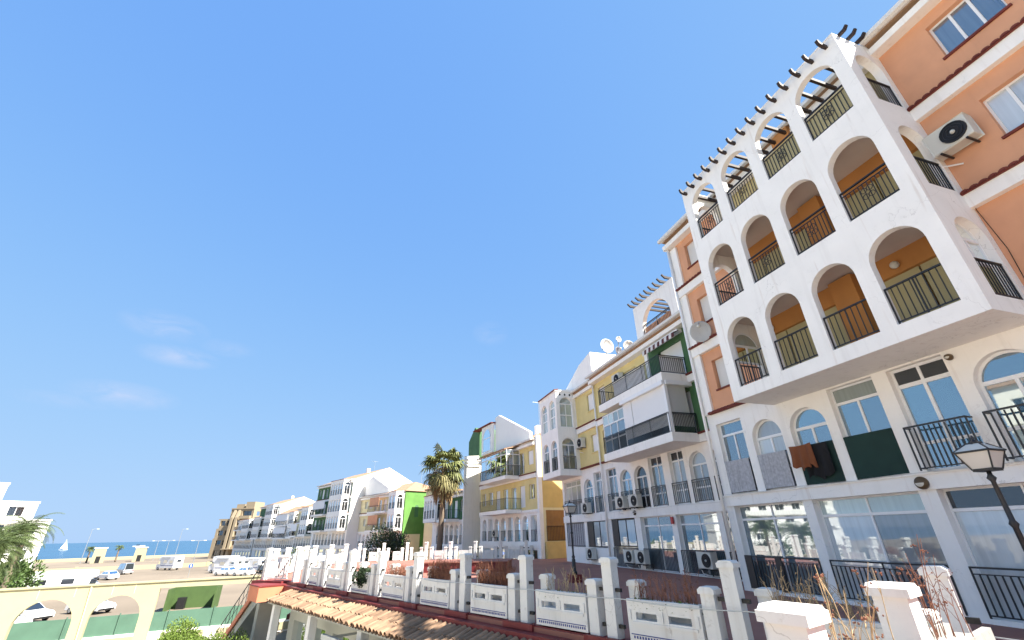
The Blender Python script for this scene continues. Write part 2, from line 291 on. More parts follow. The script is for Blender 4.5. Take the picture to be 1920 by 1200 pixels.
def arch_line(a, b, c, d, h=None, N=14):
    h = min((b-a)/2, d-c-.05) if h is None else h; zs = d-h
    return [((a+b)/2-math.cos(math.pi*t/N)*(b-a)/2, zs+math.sin(math.pi*t/N)*h) for t in range(N+1)], zs
def window(B, a, b, c, d, o, kind='r', cols=2, trans=None, g='glass_sky', gtop=None, fw=.06, fm='frame', P=None, name='window', tcols=None, low=None):
    """frame with mullions and separate panes; trans = height of a transom"""
    P = P or B.P; mb = MB(); dep = .06; a -= .035; b += .035; d += .035; c -= .02; zs = d
    if kind == 'a':
        ln, zs = arch_line(a, b, c, d); li, _ = arch_line(a+fw, b-fw, c, d-fw, (d-zs)-fw)
        for (p, q), (r, t), (p2, q2), (r2, t2) in zip(ln, ln[1:], li, li[1:]):
            mb.add([P(x, y, z) for y in (o, o-dep) for x, z in ((p, q), (r, t), (r2, t2), (p2, q2))], [(0, 1, 2, 3), (4, 5, 6, 7), (3, 2, 6, 7)])
        trans = trans or zs
    else: mb.box(P, a+fw, b-fw, o-dep, o, d-fw, d)
    mb.box(P, a, a+fw, o-dep, o, c, zs if kind == 'a' else d); mb.box(P, b-fw, b, o-dep, o, c, zs if kind == 'a' else d); mb.box(P, a+fw, b-fw, o-dep, o, c, c+fw)
    ztop = trans if trans else d
    if trans: mb.box(P, a+fw, b-fw, o-dep, o+.012, trans-fw*.6, trans+fw*.6)
    if low: mb.box(P, a+fw, b-fw, o-dep, o+.006, low-.035, low+.035)
    W = (b-a-2*fw); cells = []
    for i in range(cols):
        x0, x1 = a+fw+W*i/cols, a+fw+W*(i+1)/cols; z0, z1 = c+fw, ztop-fw*.6
        if i: mb.box(P, x0-fw*.45, x0+fw*.45, o-dep, o+.008, z0, z1)
        cells.append((x0+(fw*.45 if i else 0), x1-(fw*.45 if i < cols-1 else 0), z0, z1, g))
    if trans and kind == 'r':
        tcs = tcols or cols
        for i in range(tcs):
            x0, x1 = a+fw+W*i/tcs, a+fw+W*(i+1)/tcs
            if i: mb.box(P, x0-fw*.4, x0+fw*.4, o-dep, o+.004, trans+fw*.6, d-fw)
            cells.append((x0, x1, trans+fw*.6, d-fw, gtop or g))
    w = B.part(name, mb, fm)
    for x0, x1, z0, z1, gm in cells:
        gg = gm[i % len(gm)] if isinstance(gm, tuple) else gm
        B.part('pane', MB().box(P, x0+.002, x1-.002, o-.04, o-.02, z0+.002, z1-.002), gg, w)
    if kind == 'a':
        li, _ = arch_line(a+fw*.8, b-fw*.8, c, d-fw*.8, (d-zs)-fw*.8)
        B.part('pane', MB().prism(P, [(li[0][0], trans)]+[p for p in li if p[1] > trans]+[(li[-1][0], trans)], o-.04, o-.02), gtop or g, w)
    return w
def railing(B, a, b, z0, z1, o, step=.115, P=None, post=(), name='railing', m='iron', r=.009, mid=None, back=0, parent=None, scroll=False):
    P = P or B.P; mb = MB(); mb.box(P, a, b, o-.025, o+.025, z1-.035, z1); mb.box(P, a, b, o-.015, o+.015, z0+.04, z0+.065)
    if mid: mb.box(P, a, b, o-.012, o+.012, z1-mid-.02, z1-mid)
    n = max(2, int(abs(b-a)/step)); top = z1-(mid or .035)
    for i in range(n+1): x = a+(b-a)*i/n; mb.box(P, x-r, x+r, o-r, o+r, z0+.065, top-.01)
    for x in list(post)+[a, b]: mb.box(P, x-.014, x+.014, o-.014, o+.014, z0, z1-.002)
    if scroll:
        xc, zc = (a+b)/2, (z0+z1)/2
        for dx, dz, rr in ((-.07, .11, .07), (.07, .11, .07), (-.07, -.07, .07), (.07, -.07, .07)): mb.tube([P(xc+dx+rr*math.cos(t*math.pi/5), o+.012, zc+dz+rr*math.sin(t*math.pi/5)) for t in range(11)], .010, 4)
    if back:
        for x in (a, b): mb.box(P, x-.02, x+.02, o-back, o-.02, z1-.04, z1-.01); mb.box(P, x-.02, x+.02, o-back, o-.02, z0+.04, z0+.07)
    return B.part(name, mb, m, parent)
def drip(B, a, b, z, o0, o1, P=None, m='driptile', step=.17, parent=None):
    P = P or B.P; mb = MB(); n = max(1, int(abs(b-a)/step)); st = (b-a)/n
    for i in range(n):
        x = a+st*(i+.5); r = abs(st)*.5
        pr = [(x+r*math.cos(math.pi*t/5), r*.75*math.sin(math.pi*t/5)) for t in range(6)]
        mb.add([P(u, o0, z+.07+w) for u, w in pr]+[P(u, o1, z+w) for u, w in pr], [(t, t+1, 7+t, 6+t) for t in range(5)]+[(6, 7, 8, 9, 10, 11)])
    mb.box(P, a, b, o0, o1-.02, z-.02, z+.004)
    return B.part('drip_tiles', mb, m, parent)
def cornice(B, a, b, z, o, P=None):        # white band with a row of tiles laid on it, at a floor line
    P = P or B.P
    c = B.part('cornice', MB().box(P, a, b, o, o+.16, z-.42, z-.06), 'white'); drip(B, a, b, z-.05, o, o+.24, P, parent=c)
def eave(B, a, b, z, o, over=.42, P=None):
    P = P or B.P; e_ = B.part('eave', MB().box(P, a, b, o-.1, o+over-.1, z-.5, z-.28).box(P, a, b, o-.1, o+.1, z-.28, z-.05).box(P, a, b, o-.1, o+over, z-.05, z+.05), 'white')
    B.part('gutter', MB().prism(lambda t, q, zz: P(q, t, zz), [(o+over, z-.12), (o+over+.12, z-.1), (o+over+.12, z+.03), (o+over, z+.03)], a, b), 'whiteold', e_)

# air conditioner, dish and lamps: things of their own
def aircon(W, rz, label, w=.8, h=.55, d=.3, group='air conditioners on the facades', fanside=-1):
    e_ = empty('air_conditioner', W, rz, label, 'air conditioner', group)
    mb = MB().box(ID, -w/2, w/2, 0, d, 0, h); c = mb.build('casing', 'acwhite', e_)
    md = c.modifiers.new('bevel', 'BEVEL'); md.width = .025; md.segments = 2
    fx = fanside*w*.14; r = h*.42
    f = MB().prism(lambda s, o, z: (s, o, z), [(fx+r*math.cos(t*math.pi/10), h/2+r*math.sin(t*math.pi/10)) for t in range(20)], d+.002, d+.02).build('fan', 'black', e_)
    g = MB()
    for k in (.97, .72, .46): g.tube([(fx+r*k*math.cos(t*math.pi/10), d+.03, h/2+r*k*math.sin(t*math.pi/10)) for t in range(21)], .008, 4)
    for t in range(6): g.box(ID, fx-.006, fx+.006, d+.024, d+.034, h/2-.001, h/2+.001)
    g.build('fan_grille', 'iron', f); MB().ball((fx, d+.03, h/2), .05, 8, 4).build('hub', 'acwhite', f)
    b = MB()
    for x in (-w*.32, w*.32): b.box(ID, x-.02, x+.02, -.25, d+.02, -.05, -.01).box(ID, x-.02, x+.02, -.25, -.21, -.3, -.05)
    b.build('bracket', 'iron', e_)
    MB().tube([(w/2, d*.6, .12), (w/2+.1, d*.5, .05), (w/2+.05, d*.3, -.2), (w*.2, -.1, -.3)], .02, 5).build('pipe', 'whiteclean', e_)
    return e_
def satdish(loc, rz, r, label, m='dish', tilt=35, mast=.6):
    e_ = empty('satellite_dish', loc, rz, label, 'satellite dish', 'satellite dishes on the row')
    rot = Matrix.Translation((0, 0, mast+r*.5)) @ Matrix.Rotation(R(-90+tilt), 4, 'X')
    def T(p): return tuple(rot @ Vector(p))
    prof = [(r*k, r*.28*k*k) for k in (.02, .3, .55, .8, 1.)]+[(r*.985, r*.3)]+[(r*k, r*.28*k*k+.015) for k in (.8, .5, .02)]
    MB().loft([[T((q*math.cos(t*math.pi/12), q*1.08*math.sin(t*math.pi/12), z)) for t in range(24)] for q, z in prof]).build('dish', m, e_, True)
    MB().tube([T((0, -r*.95, r*.2)), T((0, -r*.45, r*.9))], .022, 6).build('feed_arm', 'metal', e_); MB().ball(T((0, -r*.4, r*.95)), .07, 8, 5).build('feed_horn', 'acwhite', e_)
    MB().tube([(0, -.08, -1.2 if mast > .3 else 0), (0, -.08, mast+r*.5)], .03, 6).build('mast', 'metal', e_); return e_
def street_lamp(x, y, zb, label, k=1.):
    e_ = empty('street_lamp', (x, y, zb), R(20), label, 'street lamp', 'lantern lamps on the terrace')
    MB().box(ID, -.22, .22, -.22, .22, 0, .28).build('base_block', 'redpaint', e_)
    MB().lathe([(.12, .28), (.12, .36), (.08, .42), (.075, .8), (.05, .86), (.075, .9), (.05, .95), (.04, 1.0), (.036, 1.75), (.06, 1.8), (.036, 1.85), (.03, 2.4), (.06, 2.45), (.03, 2.5), (.03, 2.55)], 12).build('post', 'iron', e_, True)
    L = MB(); b, t, z0, z1 = .13, .215, 2.58, 2.84
    cs = [(1, 1), (-1, 1), (-1, -1), (1, -1)]
    for sx_, sy in cs: L.tube([(sx_*b, sy*b, z0), (sx_*t, sy*t, z1)], .012, 4)
    for q, z in ((b, z0), (t, z1)):
        for i in range(4): L.tube([(cs[i][0]*q, cs[i][1]*q, z), (cs[(i+1) % 4][0]*q, cs[(i+1) % 4][1]*q, z)], .014, 4)
    L.box(ID, -b, b, -b, b, z0-.03, z0-.005)
    for sx_, sy in cs: L.tube([(sx_*.235, sy*.235, z1+.01), (sx_*.09, sy*.09, z1+.13)], .012, 4)
    L.box(ID, -.235, .235, -.235, .235, z1+.0, z1+.018); L.lathe([(.1, z1+.12), (.1, z1+.145), (.05, z1+.17), (.02, z1+.2), (.02, z1+.24), (.004, z1+.27)], 8)
    lan = L.build('lantern', 'iron', e_)
    for i in range(4):
        (ax, ay), (bx, by) = cs[i], cs[(i+1) % 4]; q = .97
        MB().add([], []) if False else None
        g = MB(); g.add([(ax*b*q, ay*b*q, z0+.01), (bx*b*q, by*b*q, z0+.01), (bx*t*q, by*t*q, z1-.01), (ax*t*q, ay*t*q, z1-.01)], [(0, 1, 2, 3)]); g.build('pane', 'lampglass', lan)
    g = MB()
    for i in range(4):
        (ax, ay), (bx, by) = cs[i], cs[(i+1) % 4]; g.add([(ax*.225, ay*.225, z1+.02), (bx*.225, by*.225, z1+.02), (bx*.09, by*.09, z1+.125), (ax*.09, ay*.09, z1+.125)], [(0, 1, 2, 3)])
    g.build('lantern_roof', 'lampglass', lan); return e_
#PART2

# ================================================================== SETTING
TZ, GZ, LZ = -1.8, -6.2, -3.65            # terrace, car park and lower promenade levels (eye level = 0)
def sheet(name, pts, z, m, kind='structure', thick=0):
    mb = MB(); k = len(pts)
    if thick: mb.add([(x, y, z) for x, y in pts]+[(x, y, z-thick) for x, y in pts], [tuple(range(k)), tuple(range(2*k-1, k-1, -1))]+[(i, (i+1) % k, k+(i+1) % k, k+i) for i in range(k)])
    else: mb.add([(x, y, z) for x, y in pts], [tuple(range(k))])
    return tag(mb.build(name, m), kind=kind)
# land and sea
sheet('ground', [(-600, -300), (500, -300), (500, 420), (-60, 420), (-118, 232), (-128, 226), (-152, 205), (-190, 165), (-260, 110), (-600, 60)], GZ, 'sand')
sheet('sea', [(-40000, -9000), (20000, -9000), (20000, 45000), (-40000, 45000)], -8.2, 'sea')
BAL = Frame((.17, 11.74), -42.7)          # the long balustrade: s runs away from the camera, o outward
bp = lambda s, o: tuple(BAL.W(s, o, 0).xy)
FN = Frame((7.622, 16.445), -17.983, -1)  # the two near buildings: s runs towards the camera
fp = lambda s, o: tuple(FN.W(s, o, 0).xy)
far_edge = [(-12.3, 24.3), (-14.3, 33.6), (-13.4, 40.0), (-8.4, 41.4), (1.6, 39.6)]
terrace_pts = [bp(-7.8, .2), bp(15.9, .2)]+far_edge+[(9, 44), (24, 42), fp(14, -6), fp(14, 3.0)]
sheet('terrace', terrace_pts, TZ, 'redfloor', thick=.35)
sheet('lower_promenade', [(-15.5, 34.5), (-13.6, 40.8), (2.2, 40.4), (9, 60), (-12, 82), (-60, 140), (-64, 135), (-22, 66)], LZ-.9, 'redfloor', thick=.3)

# ================================================================== ORANGE BUILDING (nearest)
B1 = Bld(FN, 'apartment_building', 'orange and white apartment building with projecting white arcaded loggia, nearest on the right', 'building', -.35, 0, TZ, 'apartment buildings in the row')
P = B1.P; SE = 14.2
bays = [(.03, 1.23, 'r'), (1.55, 2.72, 'a'), (3.05, 4.25, 'a'), (4.55, 5.83, 'r'), (6.2, 7.43, 'r'), (7.75, 8.95, 'a'), (9.3, 10.5, 'a'), (10.85, 12.05, 'r')]
gb = [(0, 2.74), (3.05, 5.84), (6.21, 8.95), (9.3, 12.05)]
lw = MB()
lw.wall(P, -.35, SE, TZ, .92, 0, .3, [(a, b, TZ+.02, .74, 'r') for a, b in gb])
lw.wall(P, -.35, SE, .92, 3.98, 0, .3, [(a, b, 1.1, 3.28 if k == 'a' else 3.56, k) for a, b, k in bays])
B1.part('lower_wall', lw, 'white')
B1.part('floor_band', MB().box(P, -.35, SE, .003, .05, .74, 1.06), 'white')
B1.part('sill_course', MB().box(P, -.35, SE, .003, .09, 1.06, 1.10), 'white')
uw = MB(); uwr = MB(); lbw = MB(); wl_ = [(.55, 1.75, 4.8, 5.95, 'r'), (10.27, 11.47, 4.8, 5.95, 'r')]
khd = [(2.95, 5.75, 'k'), (6.55, 9.05, 'k')]
for z0, z1, wz in ((3.98, 6.62, (4.8, 5.95)), (6.62, 9.45, (7.55, 8.7)), (9.45, 12.2, (10.3, 11.45))):
    dz = 5.8 if z0 < 4 else (8.62 if z0 < 7 else 11.9); fz = 3.97 if z0 < 4 else (6.82 if z0 < 7 else 9.65)
    ops = [(.55, 1.75)+wz+('r',), (10.27, 11.47)+wz+('r',), (12.4, 13.6)+wz+('r',), (2.95, 5.75, fz+.01, dz, 'r'), (6.55, 9.05, fz+.01, dz, 'r')]
    uw.wall(P, -.35, 2.9, z0, z1, 0, .3, ops[:1]); uwr.wall(P, 9.08, SE, z0, z1, 0, .3, ops[1:3]); lbw.wall(P, 2.9, 9.08, z0, z1, 0, .3, ops[3:])
    for a, b in ((.55, 1.75), (10.27, 11.47), (12.4, 13.6)):
        if a < 1: B1.part('roller_shutter', MB().box(P, a+.03, b-.03, -.2, -.15, wz[0]+.02, wz[1]), 'shutter')
        else: window(B1, a+.02, b-.02, wz[0]+.02, wz[1]-.02, -.14, cols=3, g='glass_mid' if z0 > 9 else 'glass_curtain')
        B1.part('window_sill', MB().box(P, a-.05, b+.05, -.1, .05, wz[0]-.06, wz[0]), 'driptile')
    for a, b in ((2.95, 5.75), (6.55, 9.05)):
        n = 3 if a < 5 else 2
        for i in range(n):
            x0, x1 = a+(b-a)*i/n, a+(b-a)*(i+1)/n; B1.part('roller_shutter', MB().box(P, x0+.02, x1-.02, -.16, -.12, fz+.02, dz), 'khaki')
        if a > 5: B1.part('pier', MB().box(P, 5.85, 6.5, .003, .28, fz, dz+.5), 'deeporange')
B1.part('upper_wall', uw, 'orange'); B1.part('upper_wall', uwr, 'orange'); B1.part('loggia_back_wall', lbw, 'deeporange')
for z in (9.6, 6.78):
    cornice(B1, -.3, 2.74, z, 0); cornice(B1, 9.24, SE, z, 0)
drip(B1, -.1, 2.74, 3.98, 0, .16); drip(B1, 9.24, SE, 3.98, 0, .16)
B1.part('pilaster', MB().box(P, -.36, .12, .004, .1, 3.98, 11.7), 'white')
B1.part('downpipe', MB().tube([(-.3, .18, 11.8), (-.3, .18, -1.7)], .055, 8, P), 'white', smooth=True)
eave(B1, -.45, 2.74, 12.3, 0); eave(B1, 9.24, SE, 12.3, 0); eave(B1, 2.74, 9.24, 12.3, 0, over=.25)
B1.part('roof', MB().prism(lambda t, q, z: P(q, t, z), [(.3, 12.36), (-5, 14.2), (-10, 12.4), (-10, 12.2), (.3, 12.2)], -.4, SE), 'rooftile')
for S0 in (-.35, SE): pass
B1.part('end_wall', MB().box(P, -.35, -.05, -10, -.31, TZ, 12.2), 'orange')
B1.part('end_wall', MB().box(P, SE-.3, SE, -10, -.31, TZ, 12.2), 'orange')
B1.part('back_wall', MB().box(P, -.05, SE-.3, -10, -9.7, TZ, 12.2), 'orange')
# loggia
lg = MB(); arx = [(3.12, 4.25), (4.66, 5.81), (6.21, 7.36), (7.73, 8.9)]; OB = 1.6; LS0, LS1 = 2.74, 9.24
rows = ((3.6, 6.45, 3.97, 6.1), (6.45, 9.3, 6.82, 8.93), (9.3, 12.15, 9.65, 11.7))
sideP = B1.side(LS1); side2 = lambda t, q, z: P(LS0-q, t, z)
for z0, z1, c, d in rows:
    lg.wall(P, LS0, LS1, z0, z1, OB, .2, [(a, b, c, d, 'a') for a, b in arx], caps=z0 < 4)
    lg.wall(sideP, .003, OB-.2, z0, z1, 0, .2, [(.22, 1.2, c, d-.12, 'a')], ends=False)
    lg.wall(side2, .003, OB-.2, z0, z1, 0, .2, [(.22, 1.2, c, d-.12, 'a')], ends=False)
lo = B1.part('loggia', lg, 'white')
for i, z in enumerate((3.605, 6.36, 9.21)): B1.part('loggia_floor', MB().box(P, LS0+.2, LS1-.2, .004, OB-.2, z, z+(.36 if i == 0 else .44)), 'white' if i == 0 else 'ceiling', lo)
B1.part('coping', MB().box(P, LS0-.01, LS1+.01, OB-.22, OB+.015, 12.15, 12.19), 'white', lo)
for r_, (z0, z1, c, d) in enumerate(rows):
    for i, (a, b) in enumerate(arx):
        railing(B1, a+.015, b-.015, c+.02, c+.9, OB-.07, .1 if r_ else .125, post=[(a+b)/2] if r_ == 0 else [], mid=None if r_ == 0 else .12, parent=lo, scroll=r_ > 0)
        if r_ == 2 and i > 1: B1.part('reed_screen', MB().box(P, a+.03, b-.03, OB-.12, OB-.1, c+.06, c+.86), 'khaki', lo)
    railing(B1, .24, 1.18, c+.02, c+.9, -.05, .1, P=sideP, parent=lo); railing(B1, .24, 1.18, c+.02, c+.9, -.05, .1, P=side2, parent=lo)
    if r_ < 2:
        for x in ((3.5, 7.4) if r_ == 0 else ()):
            B1.part('ceiling_lamp', MB().ball(P(x+.05, .10, 6.0 if r_ == 0 else 8.8), .1, 12, 8), 'lampglass', smooth=True)
# glazed side arches of the lowest loggia storey
window(B1, .23, 1.19, 4.9, 5.97, -.16, 'a', cols=2, g='glass_pale', P=sideP); window(B1, .23, 1.19, 4.9, 5.97, -.16, 'a', cols=2, g='glass_pale', P=side2)
for i in range(15):      # pergola beams with carved tails
    x = 3.0+i*.428; pr = [(-.1, 11.98), (-.1, 12.1), (1.62, 12.09), (1.8, 12.1), (1.87, 12.2), (1.93, 12.18), (1.9, 12.04), (1.76, 11.98)]
    B1.part('pergola_beam', MB().prism(lambda t, q, z: P(q, t, z-.1), pr, x-.04, x+.04), 'darkwood')
for i in range(4):
    t = .25+i*.34; pr = [(9.1, 12.22), (9.1, 12.3), (9.38, 12.31), (9.46, 12.37), (9.49, 12.33), (9.4, 12.23)]
    B1.part('pergola_beam', MB().prism(lambda s, q, z: P(s, q, z), pr, t-.04, t+.04), 'darkwood')
# first-floor windows
for i, (a, b, k) in enumerate(bays):
    gl = ['glass_sky', 'glass_curtain', 'glass_blue', 'glass_blue', 'glass_blue', 'glass_blue', 'glass_blue', 'glass_blue'][i]
    if k == 'a': window(B1, a+.02, b-.02, 1.12, 3.26, -.16, 'a', g=gl, fw=.07, trans=2.72, low=1.75)
    else: window(B1, a+.02, b-.02, 1.12, 3.54, -.16, g=gl, gtop='glass_dark' if i == 4 else ('glass_pale' if i == 3 else gl), trans=3.12, tcols=2 if i == 4 else 1, fw=.08 if i == 4 else .06, low=1.75 if i == 4 else None)
    if i < 2:
        railing(B1, a, b, 1.12, 2.2, -.03, .14); B1.part('reed_screen', MB().box(P, a+.03, b-.06, -.001, .018, 1.16, 2.2), 'reed')
    elif i < 4:
        railing(B1, a, b, 1.12, 2.2, -.03, .14); B1.part('green_screen', MB().box(P, a+.02, b-.01, -.002, .014, 1.13, 2.21), 'greenscreen')
    else: railing(B1, a, b, 1.13, 2.12, .2, .1, back=.22, r=.012)
# ground-floor glazing
for i, (a, b) in enumerate(gb):
    window(B1, a+.02, b-.02, TZ+.06, .71, -.2, cols=2, trans=.3, g=('glass_mid', 'glass_curtain', 'glass_curtain', 'glass_curtain')[i], gtop=('glass_mid', 'glass_pale', 'glass_dark', 'glass_dark')[i], fw=.055)
    B1.part('threshold', MB().box(P, a, b, -.28, .03, TZ+.003, TZ+.1), 'white')
    railing(B1, a+.02, b-.02, TZ+.1, -.78, .02, .12, mid=.13, post=[a+(b-a)*.5], r=.012)
    if i == 0:
        for x0, x1 in ((.03, .32), (1.25, 1.47)): B1.part('gate_panel', MB().box(P, x0, x1, .03, .06, TZ+.1, -.76), 'iron')
def bulkhead(fr, s, o, z, r, label):
    e_ = empty('wall_lamp', fr.W(s, o, z), fr.rz, label, 'wall lamp', 'round bulkhead lamps')
    MB().loft([[(q*math.cos(t*math.pi/9), y, q*math.sin(t*math.pi/9)) for t in range(18)] for q, y in ((r, 0), (r, .05), (r*.8, .1), (r*.3, .13))]).build('cover', 'bulkhead', e_, True)
    MB().loft([[(q*.8*math.cos(t*math.pi/8)*1., y+.012, -abs(q)*.75*math.sin(t*math.pi/8)) for t in range(9)] for q, y in ((r, .05), (r*.8, .1), (r*.3, .13))]).build('diffuser', 'lampglass', e_)
bulkhead(FN, 6.03, .05, .89, .14, 'round brown bulkhead lamp on the white pier of the orange building')
bulkhead(FN, 7.57, 0, 3.43, .075, 'small round brown lamp beside the big blue arched window')
bulkhead(FN, -9.42, -1.95, .93, .12, 'small dark round lamp on the ground-floor pier of the yellow building')
aircon(FN.W(9.66, .12, 7.8), FN.rz, 'air conditioner on the orange upper wall beside the loggia', .78, .6)
satdish(FN.W(.75, .35, 6.62), R(-212), .40, 'weathered round satellite dish fixed beside the loggia on the orange wall', 'dish', -8, .25)
# laundry on the third rail
def cloth(name, m, x0, x1, zt, zb, o, label, cat, seed):
    q = random.Random(seed); ph = [q.uniform(0, 6.28) for _ in range(4)]; NX, NZ = 22, 12; mb = MB(); v = []
    for sd_ in (0, .012):
        for j in range(NZ+1):
            for i in range(NX+1):
                u, w = i/NX, j/NZ; hem = .05*math.sin(u*9+ph[0])+.04*math.sin(u*23+ph[1]); z = zt-(zt-zb+hem)*w-.03*math.sin(u*math.pi)*(1-w)
                y = o+sd_+(.012+.05*w)*math.sin(u*17+ph[2]+w*1.2)+.02*w*math.sin(u*41+ph[3]); v.append(FN.W(x0+(x1-x0)*(u+.03*w*math.sin(u*6+ph[1])), y, z))
    k = (NX+1)*(NZ+1); f = [(r*(NX+1)+c+d_, r*(NX+1)+c+1+d_, (r+1)*(NX+1)+c+1+d_, (r+1)*(NX+1)+c+d_) for d_ in (0, k) for r in range(NZ) for c in range(NX)]; mb.add(v, f)
    return tag(mb.build(name, m, None, True), label, cat)
cloth('towel', 'towel', 2.98, 3.72, 2.23, 1.58, .2, 'brown towel hanging over the dark green balcony screen', 'towel', 5)
cloth('laundry', 'blackcloth', 3.3, 4.1, 2.2, 1.3, .09, 'black laundry hanging on the dark green balcony screen beside a brown towel', 'laundry', 9)

# ================================================================== YELLOW AND GREEN BUILDING (second)
OW = -2.0
B2 = Bld(FN, 'apartment_building', 'yellow and green apartment building with white stacked balconies and roof arch', 'building', -12.55, OW, TZ, 'apartment buildings in the row')
P = B2.P
lw = MB(); gb2 = [(-12.25, -9.65), (-9.1, -6.4), (-6.0, -3.22), (-2.9, -.5)]
f12 = [(-12.25, -11.03, 'r'), (-10.69, -9.46, 'a'), (-9.13, -7.9, 'a'), (-7.6, -6.4, 'r'), (-5.83, -4.7, 'r'), (-4.36, -3.18, 'a'), (-2.85, -1.65, 'a')]
lw.wall(P, -12.55, -.36, TZ, .92, OW, .3, [(a, b, TZ+.02, .7, 'r') for a, b in gb2]); lw.wall(P, -12.55, -.36, .92, 3.95, OW, .3, [(a, b, 1.12, 3.28 if k == 'a' else 3.55, k) for a, b, k in f12])
B2.part('lower_wall', lw, 'white'); B2.part('floor_band', MB().box(P, -12.55, -.36, OW+.003, OW+.06, .70, 1.06), 'white')
uw = MB(); zt = 9.55
uw.wall(P, -12.55, -6.3, 3.95, 6.65, OW, .3, [(-12.1, -11.2, 4.85, 5.98, 'r'), (-9.2, -7.2, 3.97, 6.1, 'r')]); uw.wall(P, -12.55, -6.3, 6.65, zt, OW, .3, [(-12.1, -11.2, 7.6, 8.85, 'r'), (-9.0, -7.4, 6.85, 8.8, 'r')]); B2.part('upper_wall', uw, 'yellow')
gw = MB().wall(P, -6.0, -.36, 3.95, 6.65, OW, .3, [(-5.3, -3.3, 3.97, 6.1, 'r')]).wall(P, -6.0, -.36, 6.65, zt, OW, .3, [(-5.1, -3.2, 6.85, 8.75, 'r')]); B2.part('green_wall', gw, 'green')
B2.part('pilaster', MB().box(P, -6.3, -6.0, OW-.3, OW+.08, 3.95, zt), 'white')
for a, b, c, d, m_ in ((-9.2, -7.2, 3.97, 6.1, 'g'), (-9.0, -7.4, 6.85, 8.8, 's'), (-5.3, -3.3, 3.97, 6.1, 's'), (-5.1, -3.2, 6.85, 8.75, 's')):
    if m_ == 'g': window(B2, a+.02, b-.02, c+.02, d-.02, OW-.16, cols=2, g='glass_dark')
    else: B2.part('roller_shutter', MB().box(P, a+.02, b-.02, OW-.2, OW-.15, c+.02, d-.01), 'rollwhite')
for c, d in ((4.85, 5.98), (7.6, 8.85)): B2.part('roller_shutter', MB().box(P, -12.08, -11.22, OW-.16, OW-.12, c+.02, d-.01), 'shutter')
eave(B2, -12.6, -.36, 9.72, OW, over=.55)
cornice(B2, -12.5, -9.4, 6.75, OW); drip(B2, -12.5, -9.4, 3.97, OW, OW+.16); cornice(B2, -3.1, -.4, 6.8, OW); cornice(B2, -3.1, -.4, 4.0, OW)
B2.part('downpipe', MB().tube([(-12.55, OW+.14, 9.2), (-12.55, OW+.14, -1.7)], .06, 8, P), 'white', smooth=True)
B2.part('roof', MB().prism(lambda t, q, z: P(q, t, z), [(OW+.4, 9.78), (OW-5, 11.4), (OW-9, 9.8), (OW-9, 9.4), (OW+.2, 9.5)], -12.6, -.36), 'rooftile')
B2.part('end_wall', MB().box(P, -12.55, -12.3, OW-9, OW-.31, TZ, 9.5), 'yellow')
B2.part('back_wall', MB().box(P, -12.3, -.36, OW-9, OW-8.7, TZ, 9.5).box(P, -.66, -.36, OW-8.7, OW-.31, TZ, 9.5), 'yellow')
BA0, BA1, OF = -9.4, -3.1, -.4
sP = B2.side(BA1); sP2 = lambda t, q, z: P(BA0-q, t, z)
for k, z in enumerate((3.58, 6.4)):
    s_ = B2.part('balcony', MB().prism(lambda t, q, zz: P(q, t, zz), [(OW+.001, z), (OF, z), (OF, z+.4), (OF-.12, z+.4), (OF-.12, z+.22), (OW+.001, z+.22)], BA0, BA1).box(P, BA0, BA0+.12, OW+.001, OF-.12, z+.22, z+.398).box(P, BA1-.12, BA1, OW+.001, OF-.12, z+.22, z+.398), 'white')
    railing(B2, BA0+.05, BA1-.05, z+.4, z+1.32, OF-.06, .085 if k == 0 else .11, parent=s_, post=[BA0+.05+(BA1-BA0-.1)*i/4 for i in range(1, 4)], mid=.1 if k else .06)
    railing(B2, OW+.05, OF-.06, z+.4, z+1.32, -.06, .085 if k == 0 else .11, P=sP, parent=s_, mid=.1 if k else .06); railing(B2, OW+.05, OF-.06, z+.4, z+1.32, -.06, .11, P=sP2, parent=s_)
# enclosure of the lower balcony: glazing on the left, white roller blinds on the right
window(B2, BA0+.05, -7.05, 3.98, 6.12, OF-.16, cols=3, trans=5.55, g='glass_mid', gtop='glass_pale', fw=.06, tcols=4, low=4.7)
for a, b in ((-7.0, -6.2), (-6.15, -3.3)): B2.part('roller_blind', MB().box(P, a, b, OF-.17, OF-.14, 4.9, 6.2), 'rollwhite')
B2.part('lower_glazing', MB().box(P, -7.0, -3.3, OF-.2, OF-.17, 4.35, 4.9), 'rollgrey'); B2.part('lower_glazing', MB().box(P, -7.0, -3.3, OF-.2, OF-.17, 3.98, 4.345), 'glass_dark')
B2.part('blind_post', MB().box(P, -3.28, -3.12, OF-.2, OF-.05, 3.99, 6.38), 'frame')
B2.part('blind_case', MB().box(P, -7.0, -3.12, OF-.22, OF+.06, 6.2, 6.395), 'frame')
B2.part('roller_blind', MB().box(sP, OW+.3, OF-.22, -.17, -.14, 4.75, 6.2), 'rollgrey'); B2.part('blind_case', MB().box(sP, OW+.05, OF-.1, -.2, .1, 6.2, 6.39), 'frame')
B2.part('lower_glazing', MB().box(sP, OW+.1, OF-.22, -.2, -.18, 4.3, 4.75), 'rollgrey'); B2.part('lower_glazing', MB().box(sP, OW+.1, OF-.22, -.2, -.18, 3.99, 4.295), 'glass_dark')
for a in (-7.6, -5.9): B2.part('reed_screen', MB().box(P, a, a+1.4, OF-.11, OF-.09, 6.86, 7.68), 'rollwhite')
B2.part('reed_screen', MB().box(sP, OW+.1, OF-.1, -.11, -.09, 6.86, 7.68), 'rollwhite')
